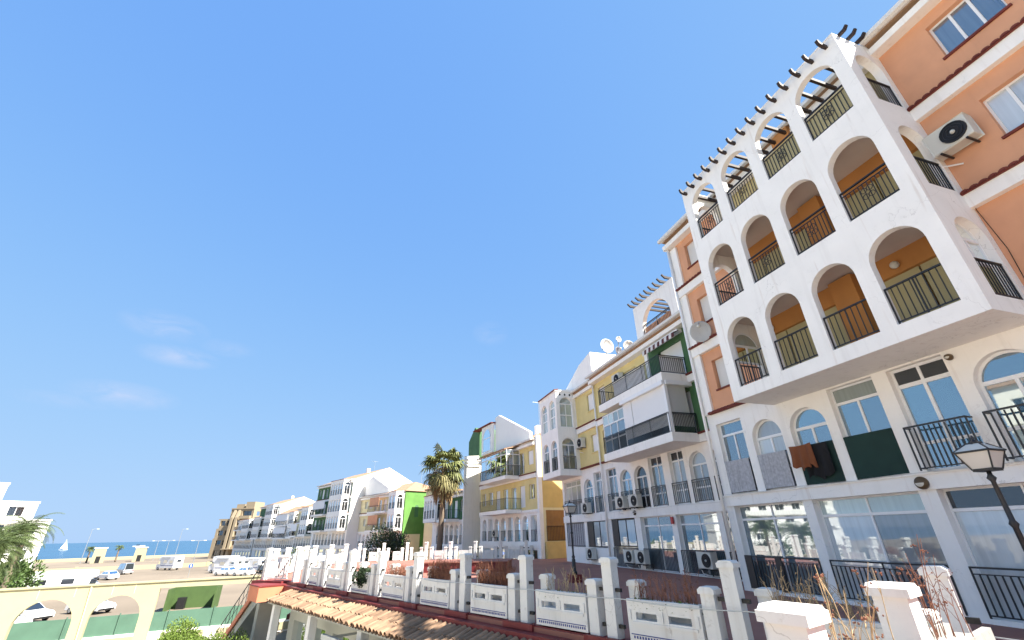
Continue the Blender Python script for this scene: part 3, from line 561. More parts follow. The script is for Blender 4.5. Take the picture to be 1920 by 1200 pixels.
# folded striped awning over the upper balcony
aw = B2.part('awning', MB().box(P, -5.7, -2.9, OW+.05, OW+.35, 9.0, 9.15), 'frame')
for i in range(14):
    x = -5.65+i*.2; q = lambda s, o, z: P(s, o, z)
    B2.part('valance_strip', MB().prism(lambda t, q_, z: P(q_, t, z), [(OW+.3, 9.05), (OW+.62, 8.92), (OW+.66, 8.66), (OW+.64, 8.66), (OW+.6, 8.9), (OW+.3, 9.02)], x, x+.198), 'awningdark' if i % 2 else 'awningstripe', aw)
# roof-top arch with pergola
ar = MB().wall(P, -6.6, -2.75, 9.78, 12.15, OW+.1, .25, [(-5.95, -3.35, 9.95, 11.7, 'a')]); B2.part('roof_arch', ar, 'white')
railing(B2, -5.93, -3.37, 9.96, 10.75, OW+.02, .12, post=[-4.65], mid=.08)
B2.part('roof_arch', MB().wall(B2.side(-2.75), OW-3.2, OW-.15, 9.78, 12.15, 0, .2, [(OW-2.9, OW-.4, 9.95, 11.5, 'a')]), 'white')
B2.part('reed_screen', MB().box(P, -5.9, -3.4, OW-.1, OW-.07, 9.97, 10.6), 'orange')
for i in range(9):
    x = -6.45+i*.43; pr = [(OW-3.2, 12.18), (OW-3.2, 12.3), (OW+.1, 12.3), (OW+.4, 12.33), (OW+.5, 12.42), (OW+.54, 12.36), (OW+.35, 12.18)]
    B2.part('pergola_beam', MB().prism(lambda t, q, z: P(q, t, z), pr, x-.045, x+.045), 'darkwood')
# windows, ground floor
for i, (a, b, k) in enumerate(f12):
    g_ = ['glass_mid', 'glass_blue', 'glass_dark', 'glass_mid', 'glass_curtain', 'glass_curtain', 'glass_mid'][i]
    if k == 'a': window(B2, a+.02, b-.02, 1.14, 3.26, OW-.16, 'a', g=g_, trans=2.72, low=1.75)
    else: window(B2, a+.02, b-.02, 1.14, 3.53, OW-.16, g=g_, trans=3.1, gtop='glass_dark', low=1.75)
    railing(B2, a, b, 1.13, 2.1, OW+.02, .13, mid=.1)
for i, (a, b) in enumerate(gb2):
    if i == 0:
        window(B2, a+.7, b-.12, -.72, .62, OW-.04, cols=2, g='glass_curtain', fm='iron', fw=.05); B2.part('dark_shutter', MB().box(P, a+.03, a+.68, OW-.1, OW-.02, -.74, .68), 'iron'); B2.part('infill', MB().box(P, a+.01, b-.01, OW-.25, OW-.12, TZ+.02, -.76), 'glass_curtain')
        railing(B2, a, b, TZ+.05, -.8, OW+.02, .13)
    else:
        window(B2, a+.02, b-.02, TZ+.06, .67, OW-.2, cols=2, trans=.26, g='glass_mid', fw=.055); railing(B2, a, b, TZ+.06, -.8, OW+.02, .11, post=[(a+b)/2])
B2.part('door_grille', MB().box(P, -2.9, -.6, OW-.12, OW-.1, TZ+.05, .62), 'glass_dark')
tag(MB().box(lambda s, o, z: FN.W(s, o, z), -6.3, -6.12, OW+.06, OW+.12, .3, .62).build('alarm_box', 'signred'), 'small red alarm box on the ground-floor pier', 'alarm box')
for s_, z_, lb in ((-10.4, 1.2, 'air conditioner under the left arched window of the yellow and green building'), (-8.95, 1.2, 'air conditioner under the dark arched window of the yellow and green building'), (-10.15, -1.5, 'air conditioner standing low, left of the pair by the ground-floor pier'), (-9.0, -1.5, 'air conditioner standing low by the ground-floor pier, right of the pair'), (-4.05, -1.45, 'air conditioner standing low in front of the rightmost ground-floor railing')):
    aircon(FN.W(s_, OW+.1, z_), FN.rz, lb, .85, .62)
aircon(FN.W(-9.1, OW+.1, 8.2), FN.rz, 'air conditioner high on the yellow wall above the top balcony', .8, .6)
aircon(FN.W(-1.6, OW+.1, 5.2), FN.rz, 'air conditioner on the green wall beside the orange building', .7, .55)
for (s_, o_, z_, r_, m_, lb, az_) in ((-11.65, OW-.8, 11.1, .52, 'dish', 'large white satellite dish on the roof, leftmost of the cluster', 165), (-10.0, OW-.8, 11.1, .2, 'dish', 'smallest white satellite dish on the mast above the dark dish', 170), (-10.08, OW-.7, 10.2, .3, 'dishdark', 'dark satellite dish in the middle of the roof cluster', 150), (-8.96, OW-.8, 10.1, .36, 'dish', 'white satellite dish, rightmost of the roof cluster', 185)):
    satdish(FN.W(s_, o_, z_), R(-az_), r_, lb, m_, 4, .5)

# ================================================================== YELLOW BUILDING WITH BAY (third)
B2b = Bld(FN, 'apartment_building', 'yellow apartment building with a two-storey white arched bay window', 'building', -19.2, OW, TZ, 'apartment buildings in the row')
P = B2b.P; lw = MB(); gb3 = [(-18.85, -15.95), (-15.55, -12.97)]; f13 = [(-18.85, -16.0, 'r'), (-15.5, -14.25, 'a'), (-13.95, -12.82, 'r')]
lw.wall(P, -19.2, -12.56, TZ, .92, OW, .3, [(a, b, TZ+.95, .66, 'r') for a, b in gb3]); lw.wall(P, -19.2, -12.56, .92, 3.95, OW, .3, [(a, b, 1.12, 3.28 if k == 'a' else (3.4 if a < -18 else 3.55), k) for a, b, k in f13])
B2b.part('lower_wall', lw, 'white'); B2b.part('floor_band', MB().box(P, -19.2, -12.56, OW+.003, OW+.06, .66, 1.06), 'white')
uw = MB().wall(P, -19.2, -12.56, 3.95, 6.7, OW, .3, [(-13.75, -12.9, 4.85, 5.98, 'r')]).wall(P, -19.2, -12.56, 6.7, 9.45, OW, .3, [(-13.85, -12.85, 7.65, 8.85, 'r')]); B2b.part('upper_wall', uw, 'yellow')
for c, d in ((4.85, 5.98), (7.65, 8.85)):
    B2b.part('roller_shutter', MB().box(P, -13.83, -12.88, OW-.16, OW-.12, c, d), 'rollwhite'); B2b.part('window_sill', MB().box(P, -13.9, -12.8, OW-.1, OW+.06, c-.06, c), 'yellow')
cornice(B2b, -15.6, -12.65, 6.85, OW); drip(B2b, -15.6, -12.65, 3.98, OW, OW+.16)
eave(B2b, -19.2, -12.65, 9.6, OW, over=.3)
for i, (a, b) in enumerate(gb3):
    if i == 0: B2b.part('slatted_screen', MB().box(P, a+.02, b-.02, OW-.1, OW-.05, -.83, .64), 'reed'); railing(B2b, a, b, -.84, .62, OW-.02, .3, m='iron')
    else:
        B2b.part('dark_shutter', MB().box(P, a+.03, a+.85, OW-.1, OW-.02, -.82, .64), 'iron'); window(B2b, a+.87, b-.05, -.8, .62, OW-.04, cols=2, g='glass_curtain', fm='iron', fw=.05)
for i, (a, b, k) in enumerate(f13):
    g_ = ('glass_curtain', 'glass_blue', 'glass_mid')[i]
    if k == 'a': window(B2b, a+.02, b-.02, 1.14, 3.26, OW-.16, 'a', g=g_, trans=2.72)
    else: window(B2b, a+.02, b-.02, 1.14, (3.38 if i == 0 else 3.53), OW-.16, g=g_, trans=3.05, cols=3 if i == 0 else 2)
    railing(B2b, a, b, 1.13, 2.1, OW+.02, .13, mid=.1)
bay = MB(); by0, by1 = -19.1, -15.7
bs = B2b.side(by1); bs2 = lambda t, q, z: P(by0-q, t, z); ba = [(-18.75, -17.6), (-17.15, -16.05)]
for z0, z1, c, d in ((3.6, 6.6, 4.0, 6.1), (6.6, 9.6, 6.95, 9.1)):
    bay.wall(P, by0, by1, z0, z1, OF, .18, [(a, b, c, d, 'a') for a, b in ba], caps=True); bay.wall(bs, OW+.003, OF-.18, z0, z1, 0, .18, [(OW+.3, OF-.28, c, d+.1, 'a')], ends=False); bay.wall(bs2, OW+.003, OF-.18, z0, z1, 0, .18, [], ends=False)
bo = B2b.part('bay', bay, 'white')
B2b.part('bay_floor', MB().box(P, by0+.18, by1-.18, OW+.003, OF-.18, 3.605, 3.9), 'white', bo)
for k, (c, d) in enumerate(((4.0, 6.1), (6.95, 9.1))):
    for a, b in ba: window(B2b, a+.02, b-.02, c+.02, d-.02, OF-.12, 'a', g='glass_mid' if k == 0 else 'glass_pale', low=c+.9)
    window(B2b, OW+.32, OF-.3, c+.02, d+.08, -.12, 'a', g='glass_mid' if k == 0 else 'glass_pale', P=bs, low=c+.9)
    if k == 0:
        for a, b in ba: railing(B2b, a+.02, b-.02, c+.02, c+.92, OF-.04, .1)
        railing(B2b, OW+.32, OF-.3, c+.02, c+.92, -.04, .1, P=bs)
B2b.part('bay_roof', MB().prism(lambda t, q, z: P(q, t, z), [(OF+.05, 9.6), (OF+.05, 9.68), (OW, 9.85), (OW, 9.6)], by0-.05, by1+.05), 'white'); drip(B2b, by0-.05, by1+.05, 9.69, OF-.25, OF+.12)
for i in range(3): B2b.part('vent_hole', MB().prism(bs, [(OW+.45+i*.4+.07*math.cos(t), 9.38+.09*math.sin(t)) for t in [j*math.pi/5 for j in range(10)]], -.01, .004), 'black')
# sloping parapet block on the roof
B2b.part('parapet_block', MB().prism(P, [(-18.6, 9.65), (-12.62, 9.65), (-12.62, 11.75), (-14.5, 11.4)], OW-3.6, OW+.04), 'white')
B2b.part('roof', MB().prism(lambda t, q, z: P(q, t, z), [(OW+.2, 9.62), (OW-5, 11.2), (OW-9, 9.6), (OW-9, 9.3), (OW+.1, 9.4)], -19.2, -12.7), 'rooftile')
B2b.part('end_wall', MB().box(P, -19.2, -18.95, OW-9, OW-.31, TZ, 9.4), 'white')
B2b.part('back_wall', MB().box(P, -18.95, -12.56, OW-9, OW-8.7, TZ, 9.3), 'white')
aircon(FN.W(-14.95, OW+.1, 5.35), FN.rz, 'air conditioner on the yellow wall beside the white bay', .85, .65)
aircon(FN.W(-14.9, OW+.12, 1.15), FN.rz, 'air conditioner under the arched window below the white bay', .85, .62)
aircon(FN.W(-14.8, OW+.1, -1.5), FN.rz, 'air conditioner standing low behind the street lamp, leftmost on the terrace', .85, .62)
#PART3

# ================================================================== BALUSTRADES
def post_mesh(h, m, w=.23, d=.22, cap=.025):
    mb = MB(); k = lambda s, o, z: (s, o, z)
    mb.box(k, -w/2, w/2, -d/2, d/2, 0, h-.09); mb.box(k, -w/2-cap, w/2+cap, -d/2-cap, d/2+cap, h-.09, h-.02)
    mb.prism(k, [(-w/2-cap+.01, h-.02), (w/2+cap-.01, h-.02), (w/2-.02, h+.012), (-w/2+.02, h+.012)], -d/2-cap+.01, d/2+cap-.01)
    me = mb.mesh('post', m); return me
PT, PS = post_mesh(1.32, 'whiteold'), post_mesh(.93, 'whiteold')
CLAMP = MB().box(ID, -.06, .06, -.03, .03, -.03, .03).mesh('clamp', 'black')
def panel_mesh(L, detail=True):
    mb = MB(); z = [0, .64]; h = L/2-.12; w = min(.42, L*.3)
    ops = [(-h*.55-w/2, -h*.55+w/2, .33, .44, 'r'), (h*.55-w/2, h*.55+w/2, .33, .44, 'r')] if detail else [(-.2, .2, .33, .44, 'r')]
    mb.wall(ID, -L/2, L/2, 0, .64, .13, .07, ops); mb.box(ID, -L/2, L/2, -.32, -.25, 0, .6); mb.box(ID, -L/2, L/2, -.25, .06, .0, .3)
    mb.box(ID, -L/2+.08, L/2-.08, .1305, .15, .26, .30)
    for x in (-L/2+.06, 0, L/2-.06): mb.box(ID, x-.02, x+.02, .1305, .15, .32, .48)
    return mb.mesh('panel', 'whiteold')
SOIL = None
def balustrade(name, label, frame, groups, panels, zb, tiles=True, cable=True, lit=True):
    """groups: centres of the post clusters along the frame; panels: (a,b)"""
    root = empty(name, frame.W(groups[0], 0, zb), frame.rz, label, 'balustrade', 'white balustrades of the terrace'); s0 = groups[0]
    for g in groups:
        t = g-s0
        inst('post', PT, root, (t+.1, .03, 0), (0, 0, random.uniform(-.02, .02))); inst('post', PS, root, (t+.5, .04, 0), (0, 0, random.uniform(-.02, .02))); (inst('post', PS, root, (t-.29, -.26, 0)) if not (cable and g == groups[0]) else None)
        for z in (.2, .78):
            for x in (t-.08, t+.3): inst('clamp', CLAMP, root, (x, .05, z))
    for a, b in panels:
        L = b-a; p = inst('panel', panel_mesh(L, L > 1), root, ((a+b)/2-s0, .02, .03))
        if tiles:
            k = MB().box(ID, -L/2+.04, L/2-.04, .131, .137, .10, .115).build('tile_line', 'bluetile', p)
            q = MB(); n = int(L/.06)
            for i in range(n): q.box(ID, -L/2+.06+i*(L-.12)/n, -L/2+.06+i*(L-.12)/n+.03, .131, .137, .045, .085)
            q.build('tile_band', 'bluetile', p)
    if cable:
        pts = []; a, b = min(groups)-.6-s0, max(groups)+.6-s0; n = int((b-a)/.3)
        for i in range(n+1):
            x = a+(b-a)*i/n; pts.append((x, .22+.012*math.sin(x*3.1), .67-.04*abs(math.sin(x*1.32))))
        MB().tube(pts, .009, 5).build('cable', 'metal', root)
    return root
G1 = [-7.55, -4.98, -2.59, -.2, 2.16, 4.57, 6.95, 9.3, 11.65, 13.6]
bal1 = balustrade('balustrade', 'long white balustrade of posts and planters along the terrace edge above the tiled roof', BAL, G1, [(a+.67, b-.3) for a, b in zip(G1, G1[1:])], TZ+.02)
end_post = inst('post', PT, bal1, (15.35-G1[0], 0, 0), sc=(1.1, 1.1, 1.06))
kb = MB().box(BAL.W, -8, 15.9, -.1, .16, TZ-.1, TZ+.02).box(BAL.W, -8, 15.95, .16, .48, TZ-.34, TZ-.09); tag(kb.build('kerb', 'redpaint'), kind='structure')
for g in G1: inst('plinth', MB().box(ID, -.26, .7, .16, .26, -.1, .02).mesh('plinth', 'redpaint'), bal1, (g-G1[0], 0, 0))
# return of the balustrade towards the camera, starting at the corner post
CRN = BAL.W(-7.55, 0, 0); RET = Frame((5.25, 6.05), 234.0)
ret = empty('balustrade', RET.W(0, 0, TZ), RET.rz, 'short return of the white balustrade with weathered capped pillars, nearest the camera', 'balustrade', 'white balustrades of the terrace')
NP = post_mesh(1.31, 'whiteold', .27, .27, .035)
for s_, z_ in ((2.12, 0), (4.12, -.0), (6.4, 0)): inst('pillar', NP, ret, (s_, 0, z_))
for a, b in ((.3, 1.9), (2.35, 4.05), (4.5, 6.2)):
    MB().box(ID, a, b, -.2, -.13, 0, .8).box(ID, a, b, .13, .2, 0, .8).box(ID, a, b, -.13, .13, 0, .72).build('planter', 'dirtywall', ret)
inst('post', PS, ret, (.55, -.3, 0))
# far edge of the terrace
for i, (p0, p1, n, lb) in enumerate((((1.5, 39.9), (-8.2, 41.6), 5, 'white balustrade across the far end of the terrace, in front of the yellow wall'), ((-8.6, 41.4), (-13.4, 39.9), 3, 'white balustrade at the far corner of the terrace below the lime green wall'), ((-13.6, 39.6), (-14.3, 33.8), 3, 'white balustrade along the far left side of the terrace, behind the planted one'), ((-14.2, 33.2), (-12.6, 25.2), 4, 'white balustrade behind the iron gate at the head of the stairs'))):
    d = Vector(p1)-Vector(p0); L = d.length; az = math.degrees(math.atan2(d.x, d.y)); fr = Frame(p0, az); gs = [.6+(L-1.2)*k/(n-1) for k in range(n)]
    balustrade('balustrade', lb, fr, gs, [(a+.67, b-.68) for a, b in zip(gs, gs[1:]) if b-a > 1.6], TZ+.01, tiles=False, cable=False)
# the iron gate at the stair head
gt = empty('iron_gate', (-10.75, 23.5, TZ), 0, 'white barred iron gate between tall posts at the head of the stairs', 'gate')
gd = Vector((-12.3, 24.2))-Vector((-10.75, 23.5)); gl = gd.length; ga = math.atan2(gd.y, gd.x); gm = MB(); GP = lambda s, o, z: (s*math.cos(ga)-o*math.sin(ga), s*math.sin(ga)+o*math.cos(ga), z)
gm.box(GP, .15, gl-.15, -.02, .02, .1, .14).box(GP, .15, gl-.15, -.02, .02, .98, 1.03)
gm.build('rail', 'whiteclean', gt)
for i in range(14): x = .2+i*(gl-.4)/13; MB().box(GP, x-.012, x+.012, -.012, .012, .14, 1.1).build('bar', 'whiteclean', gt)
inst('post', PT, gt, GP(gl, 0, 0), (0, 0, ga), (.9, .9, 1.05))
MB().box(GP, -.1, gl+.2, -.15, .5, -.15, .05).build('threshold', 'redpaint', gt)

# ================================================================== BELOW THE TERRACE: tiled canopy, shop wall, stairs
low = empty('shop_front', BAL.W(14.0, .3, GZ), BAL.rz, 'grey green shop front with glazed bays under the tiled canopy', 'building')
LP = lambda s, o, z: (s-14, o-.3, z-GZ)
sw = MB(); bays_ = []
s_ = 13.4
while s_ > -6: bays_.append((s_-1.35, s_, GZ+.05, -3.0, 'r')); s_ -= 2.0
sw.wall(LP, -7, 14.0, GZ, -2.05, .42, .3, bays_); sw.build('wall', 'concrete', low)
for i, (a, b, c, d, k) in enumerate(bays_): MB().box(LP, a, b, .2, .22, c, d).build('pane', 'glass_dark' if i % 2 else 'glass_mid', low); MB().box(LP, a, b, .19, .24, c+1.0, c+1.06).build('transom', 'frame', low)
for s_ in (13.8, 9.75, 5.75, 1.75, -2.2): MB().box(LP, s_-.14, s_+.14, .95, 1.2, GZ, -2.3).build('column', 'whiteold', low)
MB().box(LP, 13.7, 14.0, -8, .12, GZ, -2.1).build('end_wall', 'concrete', low)
can = empty('tiled_canopy', BAL.W(14.2, .45, -2.0), BAL.rz, 'sloping canopy of terracotta barrel tiles below the long balustrade', 'canopy')
O0, O1, Z0, Z1 = .49, 1.38, -2.07, -2.33
CP = lambda s, o, z: (s-14.2, o-.45, z+2.0)
sl = math.atan2(Z0-Z1, O1-O0); LEN = math.hypot(O1-O0, Z0-Z1)
MB().prism(lambda t, q, z: CP(q, t, z), [(O0-.1, Z0), (O1-.03, Z1), (O1-.03, Z1-.06), (O0-.1, Z0-.08)], -6.5, 14.2).build('deck', 'concrete', can)
def tile_mesh(r0=.078, r1=.095, L=.5, th=.014, n=6):
    mb = MB(); ring = lambda r, y: [(r*math.cos(math.pi*t/n), y, r*.8*math.sin(math.pi*t/n)) for t in range(n+1)]
    A, B_, C_, D = ring(r0, 0), ring(r1, L), ring(r0-th, 0), ring(r1-th, L); k = n+1; mb.add(A+B_+C_+D, [(i, i+1, k+i+1, k+i) for i in range(n)]+[(2*k+i, 2*k+i+1, 3*k+i+1, 3*k+i) for i in range(n)]+[(k+i, k+i+1, 3*k+i+1, 3*k+i) for i in range(n)]); return mb.mesh('tile', 'tile')
TM = tile_mesh(); NC = 100; pit = 20.5/NC; cnt = 0; rest = MB()
for c in range(NC):
    s_ = 14.1-c*pit
    for r_ in range(2):
        y = O0+r_*.42; z = Z0+.03-(y-O0)*math.tan(sl)+.012*r_*0
        o_ = inst('tile', TM, can, CP(s_+random.uniform(-.012, .012), y+random.uniform(-.02, .02), z+.02-.01*r_), (-sl-.02+random.uniform(-.02, .02), random.uniform(-.06, .06), random.uniform(-.03, .03)), (random.uniform(.92, 1.05), random.uniform(.97, 1.06), random.uniform(1.05, 1.45))); cnt += 1
pan = MB()
for c in range(NC+1):
    s_ = 14.1-(c-.5)*pit; pr = [(s_-.085+.17*t/4, -.05*math.sin(math.pi*t/4)) for t in range(5)]
    pan.add([CP(a, O0-.02, Z0+.04+w) for a, w in pr]+[CP(a, O1+.02, Z1+.03+w) for a, w in pr], [(t, t+1, 6+t, 5+t) for t in range(4)])
pan.build('channel_tiles', 'rooftile', can)
aw = empty('awning_box', BAL.W(7.6, 1.5, -2.75), BAL.rz, 'folded dark awning in a grey metal box under the tiled canopy', 'awning')
MB().box(ID, -9, 0, -.06, .06, -.06, .08).build('box', 'metal', aw); MB().tube([(-9, .02, -.14), (0, .02, -.14)], .08, 8).build('roll', 'greenscreen', aw)
for x in (-.2, -4, -8): MB().box(ID, x-.03, x+.03, -1.1, -.06, -.04, .02).build('bracket', 'metal', aw)
# landing and stairs down to the car park
ST = Frame((-11.6, 23.9), -42.7)
land = empty('landing', ST.W(-.9, .6, TZ-.5), ST.rz, 'orange lit concrete landing block at the stair head', 'landing')
MB().box(ID, -.75, .75, -.6, .5, -.15, .42).build('block', 'terracotta', land); MB().box(ID, -.78, .78, -.62, .53, .42, .47).build('rim', 'redpaint', land)
st = empty('staircase', ST.W(.2, 0, GZ), ST.rz, 'concrete staircase with red stringer and black railing going down from the terrace', 'staircase')
run, rise, n = .29, .172, 25; zt_ = TZ-GZ-.05
for i in range(n): MB().box(ID, i*run, (i+1)*run+.02, -.55, .55, zt_-(i+1)*rise-.05, zt_-(i+1)*rise+.0).build('step', 'terracotta', st)
MB().prism(ID, [(0, zt_-.05), (n*run, zt_-n*rise-.05), (n*run, zt_-n*rise-.45), (0, zt_-.75)], -.5, .5).build('flight', 'concrete', st)
for o_ in (-.6, .56): MB().prism(ID, [(-.05, zt_+.08), (n*run, zt_-n*rise+.08), (n*run, zt_-n*rise-.22), (-.05, zt_-.22)], o_, o_+.06).build('stringer', 'terracotta', st)
for o_ in (-.57, .59):
    rl = MB(); rl.tube([(-.1, o_, zt_+1.0), (n*run, o_, zt_-n*rise+1.0)], .025, 6); rl.tube([(-.1, o_, zt_+.55), (n*run, o_, zt_-n*rise+.55)], .014, 5)
    for i in range(0, n+1, 2): rl.tube([(i*run, o_, zt_-i*rise), (i*run, o_, zt_-i*rise+1.0)], .014, 5)
    rl.build('handrail', 'iron', st)
MB().box(ID, -.3, .1, -.5, .5, 0, zt_-.8).build('support', 'concrete', st)
tag(sheet('deck', [(-2.5, -2.5), (3.4, -2.5), (6.5, 3.3), (4.9, 5.2), (.2, 1.9), (-2.5, .6)], TZ-.02, 'redfloor', thick=.3))

# low red platform on the far part of the terrace
rp = empty('red_platform', (-2.6, 28.2, TZ), R(-4), 'low dark red painted platform on the terrace behind the middle planters', 'platform')
MB().box(ID, -2.6, 2.2, -1.3, 1.5, .004, .45).build('block', 'redpaint', rp); MB().box(ID, -2.65, 2.25, -1.35, 1.55, .45, .5).build('top_slab', 'redfloor', rp)
# street lamps on the terrace
street_lamp(2.36, 20.49, TZ, 'black lantern street lamp on a red block in the middle of the terrace')
street_lamp(7.44, 7.18, TZ, 'black lantern street lamp close by on the right, before the orange building')
street_lamp(-20.5, 58.5, LZ-.9, 'black lantern street lamp far off, below the white gable')

# ================================================================== FAR UNITS OF THE ROW
def far_unit(label, xy, az, zb, L, storeys, endm, facm, boxes=(), balcs=(), depth=9, gable=2.0, end_o=0., endwins=(), ridge=.45, roofm='rooftile', arches=True, name='apartment_building', eavex=.25, hip=False):
    fr = Frame(xy, az, 1); B = Bld(fr, name, label, 'building', 0, 0, zb, 'apartment buildings in the row'); P = B.P
    z1, z2 = zb+2.8, zb+5.4; zt = z2+2.85*storeys; ops0, ops1 = [], []; x = .35; k = 0
    while x+1.1 < L-.2:
        ops1.append((x, x+1.05, z1+.25, z2-.35, 'a' if k % 3 and arches else 'r')); x += 1.5; k += 1
    x = .4
    while x+2.4 < L-.2: ops0.append((x, x+2.4, zb+.9, z1-.35, 'r')); x += 2.9
    B.part('lower_wall', MB().wall(P, 0, L, zb, z1, 0, .3, ops0).wall(P, 0, L, z1, z2, 0, .3, ops1), 'white')
    B.part('floor_band', MB().box(P, 0, L, .003, .08, z1-.2, z1+.1).box(P, 0, L, .003, .1, z2-.12, z2+.1), 'white')
    for i, (a, b, c, d, kk) in enumerate(ops0): window(B, a, b, c, d, -.18, cols=2, g='glass_mid')
    for i, (a, b, c, d, kk) in enumerate(ops1):
        window(B, a, b, c, d, -.18, kk, cols=1 if kk == 'a' else 2, g=('glass_dark', 'glass_mid', 'glass_dark', 'glass_curtain')[(i+int(L)) % 4]); railing(B, a, b, c, c+.9, -.03, .16)
    up_ = MB(); wins = []
    for f in range(storeys):
        c0 = z2+2.85*f; ops = []; x = .5
        while x+1.0 < L-.3:
            if not any(x+1 > q[0]-.1 and x < q[1]+.1 for q in boxes): ops.append((x, x+1.0, c0+(.35 if any(x+1 > q[0] and x < q[1] for q in balcs) else .95), c0+2.15, 'r'))
            x += 1.75
        up_.wall(P, 0, L, c0, c0+2.85, 0, .3, ops); wins += ops
    B.part('upper_wall', up_, facm)
    for i, (a, b, c, d, k) in enumerate(wins):
        if i % 3 == 1: B.part('roller_shutter', MB().box(P, a, b, -.16, -.1, c, d), 'rollwhite')
        else: window(B, a, b, c, d, -.14, cols=2, g='glass_dark' if i % 2 else 'glass_mid')
    eave(B, -.1, L, zt+.15, 0, over=eavex+.2)
    for f in range(1, storeys): cornice(B, 0, L, z2+2.85*f+.2, 0)
    # camera-side end wall with its gable, windows in it
    sp_ = B.side(0); rd = -depth*ridge
    B.part('end_wall', MB().prism(sp_, [(end_o-.0, zb), (end_o, zt+.15), (rd, zt+.15+(0 if hip else gable)), (-depth, zt+.15), (-depth, zb)], .002, .25), endm)
    for (t0, t1, c, d) in endwins: B.part('end_window', MB().prism(sp_, arch_line(t0, t1, c, d)[0]+[(t1, c), (t0, c)], .24, .262), 'green')
    if hip:
        h_ = depth*.42; hm = MB(); hm.add([P(-.45, eavex, zt+.22), P(L, eavex, zt+.22), P(L, -depth, zt+.22), P(-.45, -depth, zt+.22), P(h_, rd, zt+.2+gable), P(L, rd, zt+.2+gable)], [(0, 1, 5, 4), (1, 2, 5), (2, 3, 4, 5), (3, 0, 4), (0, 1, 2, 3)]); B.part('roof', hm, roofm)
    else: B.part('roof', MB().prism(lambda t, q, z: P(q, t, z), [(eavex, zt+.22), (rd, zt+.2+gable), (-depth, zt+.22), (-depth, zt+.05), (rd, zt+gable), (eavex, zt+.05)], .0, L), roofm)
    B.part('far_end_wall', MB().box(P, L-.25, L, -depth, -.31, zb, zt).box(P, .25, L-.25, -depth, -depth+.3, zb, zt), facm)
    B.part('chimney', MB().box(P, L*.55, L*.55+.6, rd-.4, rd+.3, zt+gable*.6, zt+gable+1.0), 'white')
    for (a, b, f0, f1, na, pm) in boxes:
        bx = MB(); sp2 = B.side(a)
        for f in range(f0, f1):
            c0 = z2+2.85*f; n_ = na; w = (b-a-.3)/n_; ops = [(a+.3+w*i, a+.3+w*i+w*.74, c0+.4, c0+2.45, 'a') for i in range(n_)]
            bx.wall(P, a, b, c0, c0+2.85, 1.6, .18, ops); bx.wall(sp2, .003, 1.42, c0, c0+2.85, 0, .18, [(.3, 1.32, c0+.4, c0+2.5, 'a')], ends=False); bx.wall(lambda t, q, z: P(b+q, t, z), .003, 1.42, c0, c0+2.85, 0, .18, [], ends=False)
        bo = B.part('bay', bx, 'white')
        for f in range(f0, f1):
            c0 = z2+2.85*f; n_ = na; w = (b-a-.3)/n_
            for i in range(n_): window(B, a+.3+w*i, a+.3+w*i+w*.74, c0+.4, c0+2.45, 1.5, 'a', cols=1, g=pm); railing(B, a+.3+w*i, a+.3+w*i+w*.74, c0+.4, c0+1.3, 1.58, .14)
            window(B, .3, 1.32, c0+.4, c0+2.5, -.1, 'a', cols=2, g='glass_dark', P=sp2); railing(B, .3, 1.32, c0+.4, c0+1.3, -.03, .14, P=sp2)
            B.part('bay_floor', MB().box(P, a+.18, b-.18, .003, 1.42, c0+.01, c0+.35), 'white', bo)
        B.part('bay_roof', MB().box(P, a-.05, b+.05, .003, 1.66, z2+2.85*f1, z2+2.85*f1+.14), 'white', bo); drip(B, a-.05, b+.05, z2+2.85*f1+.15, 1.3, 1.72, parent=bo)
    for (a, b, f, ty) in balcs:
        c0 = z2+2.85*f; s_ = B.part('balcony', MB().box(P, a, b, .003, 1.6, c0-.1, c0+.2), 'white'); sp2 = B.side(a)
        railing(B, a+.04, b-.04, c0+.2, c0+1.15, 1.54, .14, parent=s_); railing(B, .05, 1.54, c0+.2, c0+1.15, -.05, .14, P=sp2, parent=s_)
        if ty == 'glass':
            window(B, a+.05, b-.05, c0+.22, c0+2.5, 1.46, cols=5, trans=c0+2.1, g='glass_mid', gtop='glass_curtain', low=c0+1.15); window(B, .06, 1.4, c0+.22, c0+2.5, -.1, cols=2, trans=c0+2.1, g='glass_mid', P=sp2, low=c0+1.15)
            B.part('balcony_roof', MB().prism(lambda t, q, z: P(q, t, z), [(0.003, c0+2.85), (1.7, c0+2.5), (1.7, c0+2.58), (0.003, c0+2.95)], a, b), 'rooftile')
        elif ty == 'blind': B.part('roller_blind', MB().box(P, a+.1, b-.1, 1.45, 1.48, c0+1.1, c0+2.6), 'rollwhite')
        elif ty == 'orange': B.part('reed_screen', MB().box(P, a+(b-a)*.45, b-.1, 1.3, 1.33, c0+1.0, c0+2.5), 'orange')
    return B
# yellow gabled house beyond the terrace
C1 = far_unit('yellow gabled building with glazed corner balconies beyond the far balustrade', (1.88, 39.26), -27, LZ, 12.5, 2, 'ochre', 'yellow', balcs=((2.97, 9.0, 0, 'open'), (2.97, 9.0, 1, 'glass')), gable=2.2, ridge=.5)
P = C1.P; sp_ = C1.side(0)
C1.part('corner_pier', MB().box(P, -.3, .0, -.3, .06, LZ, 7.9), 'white')
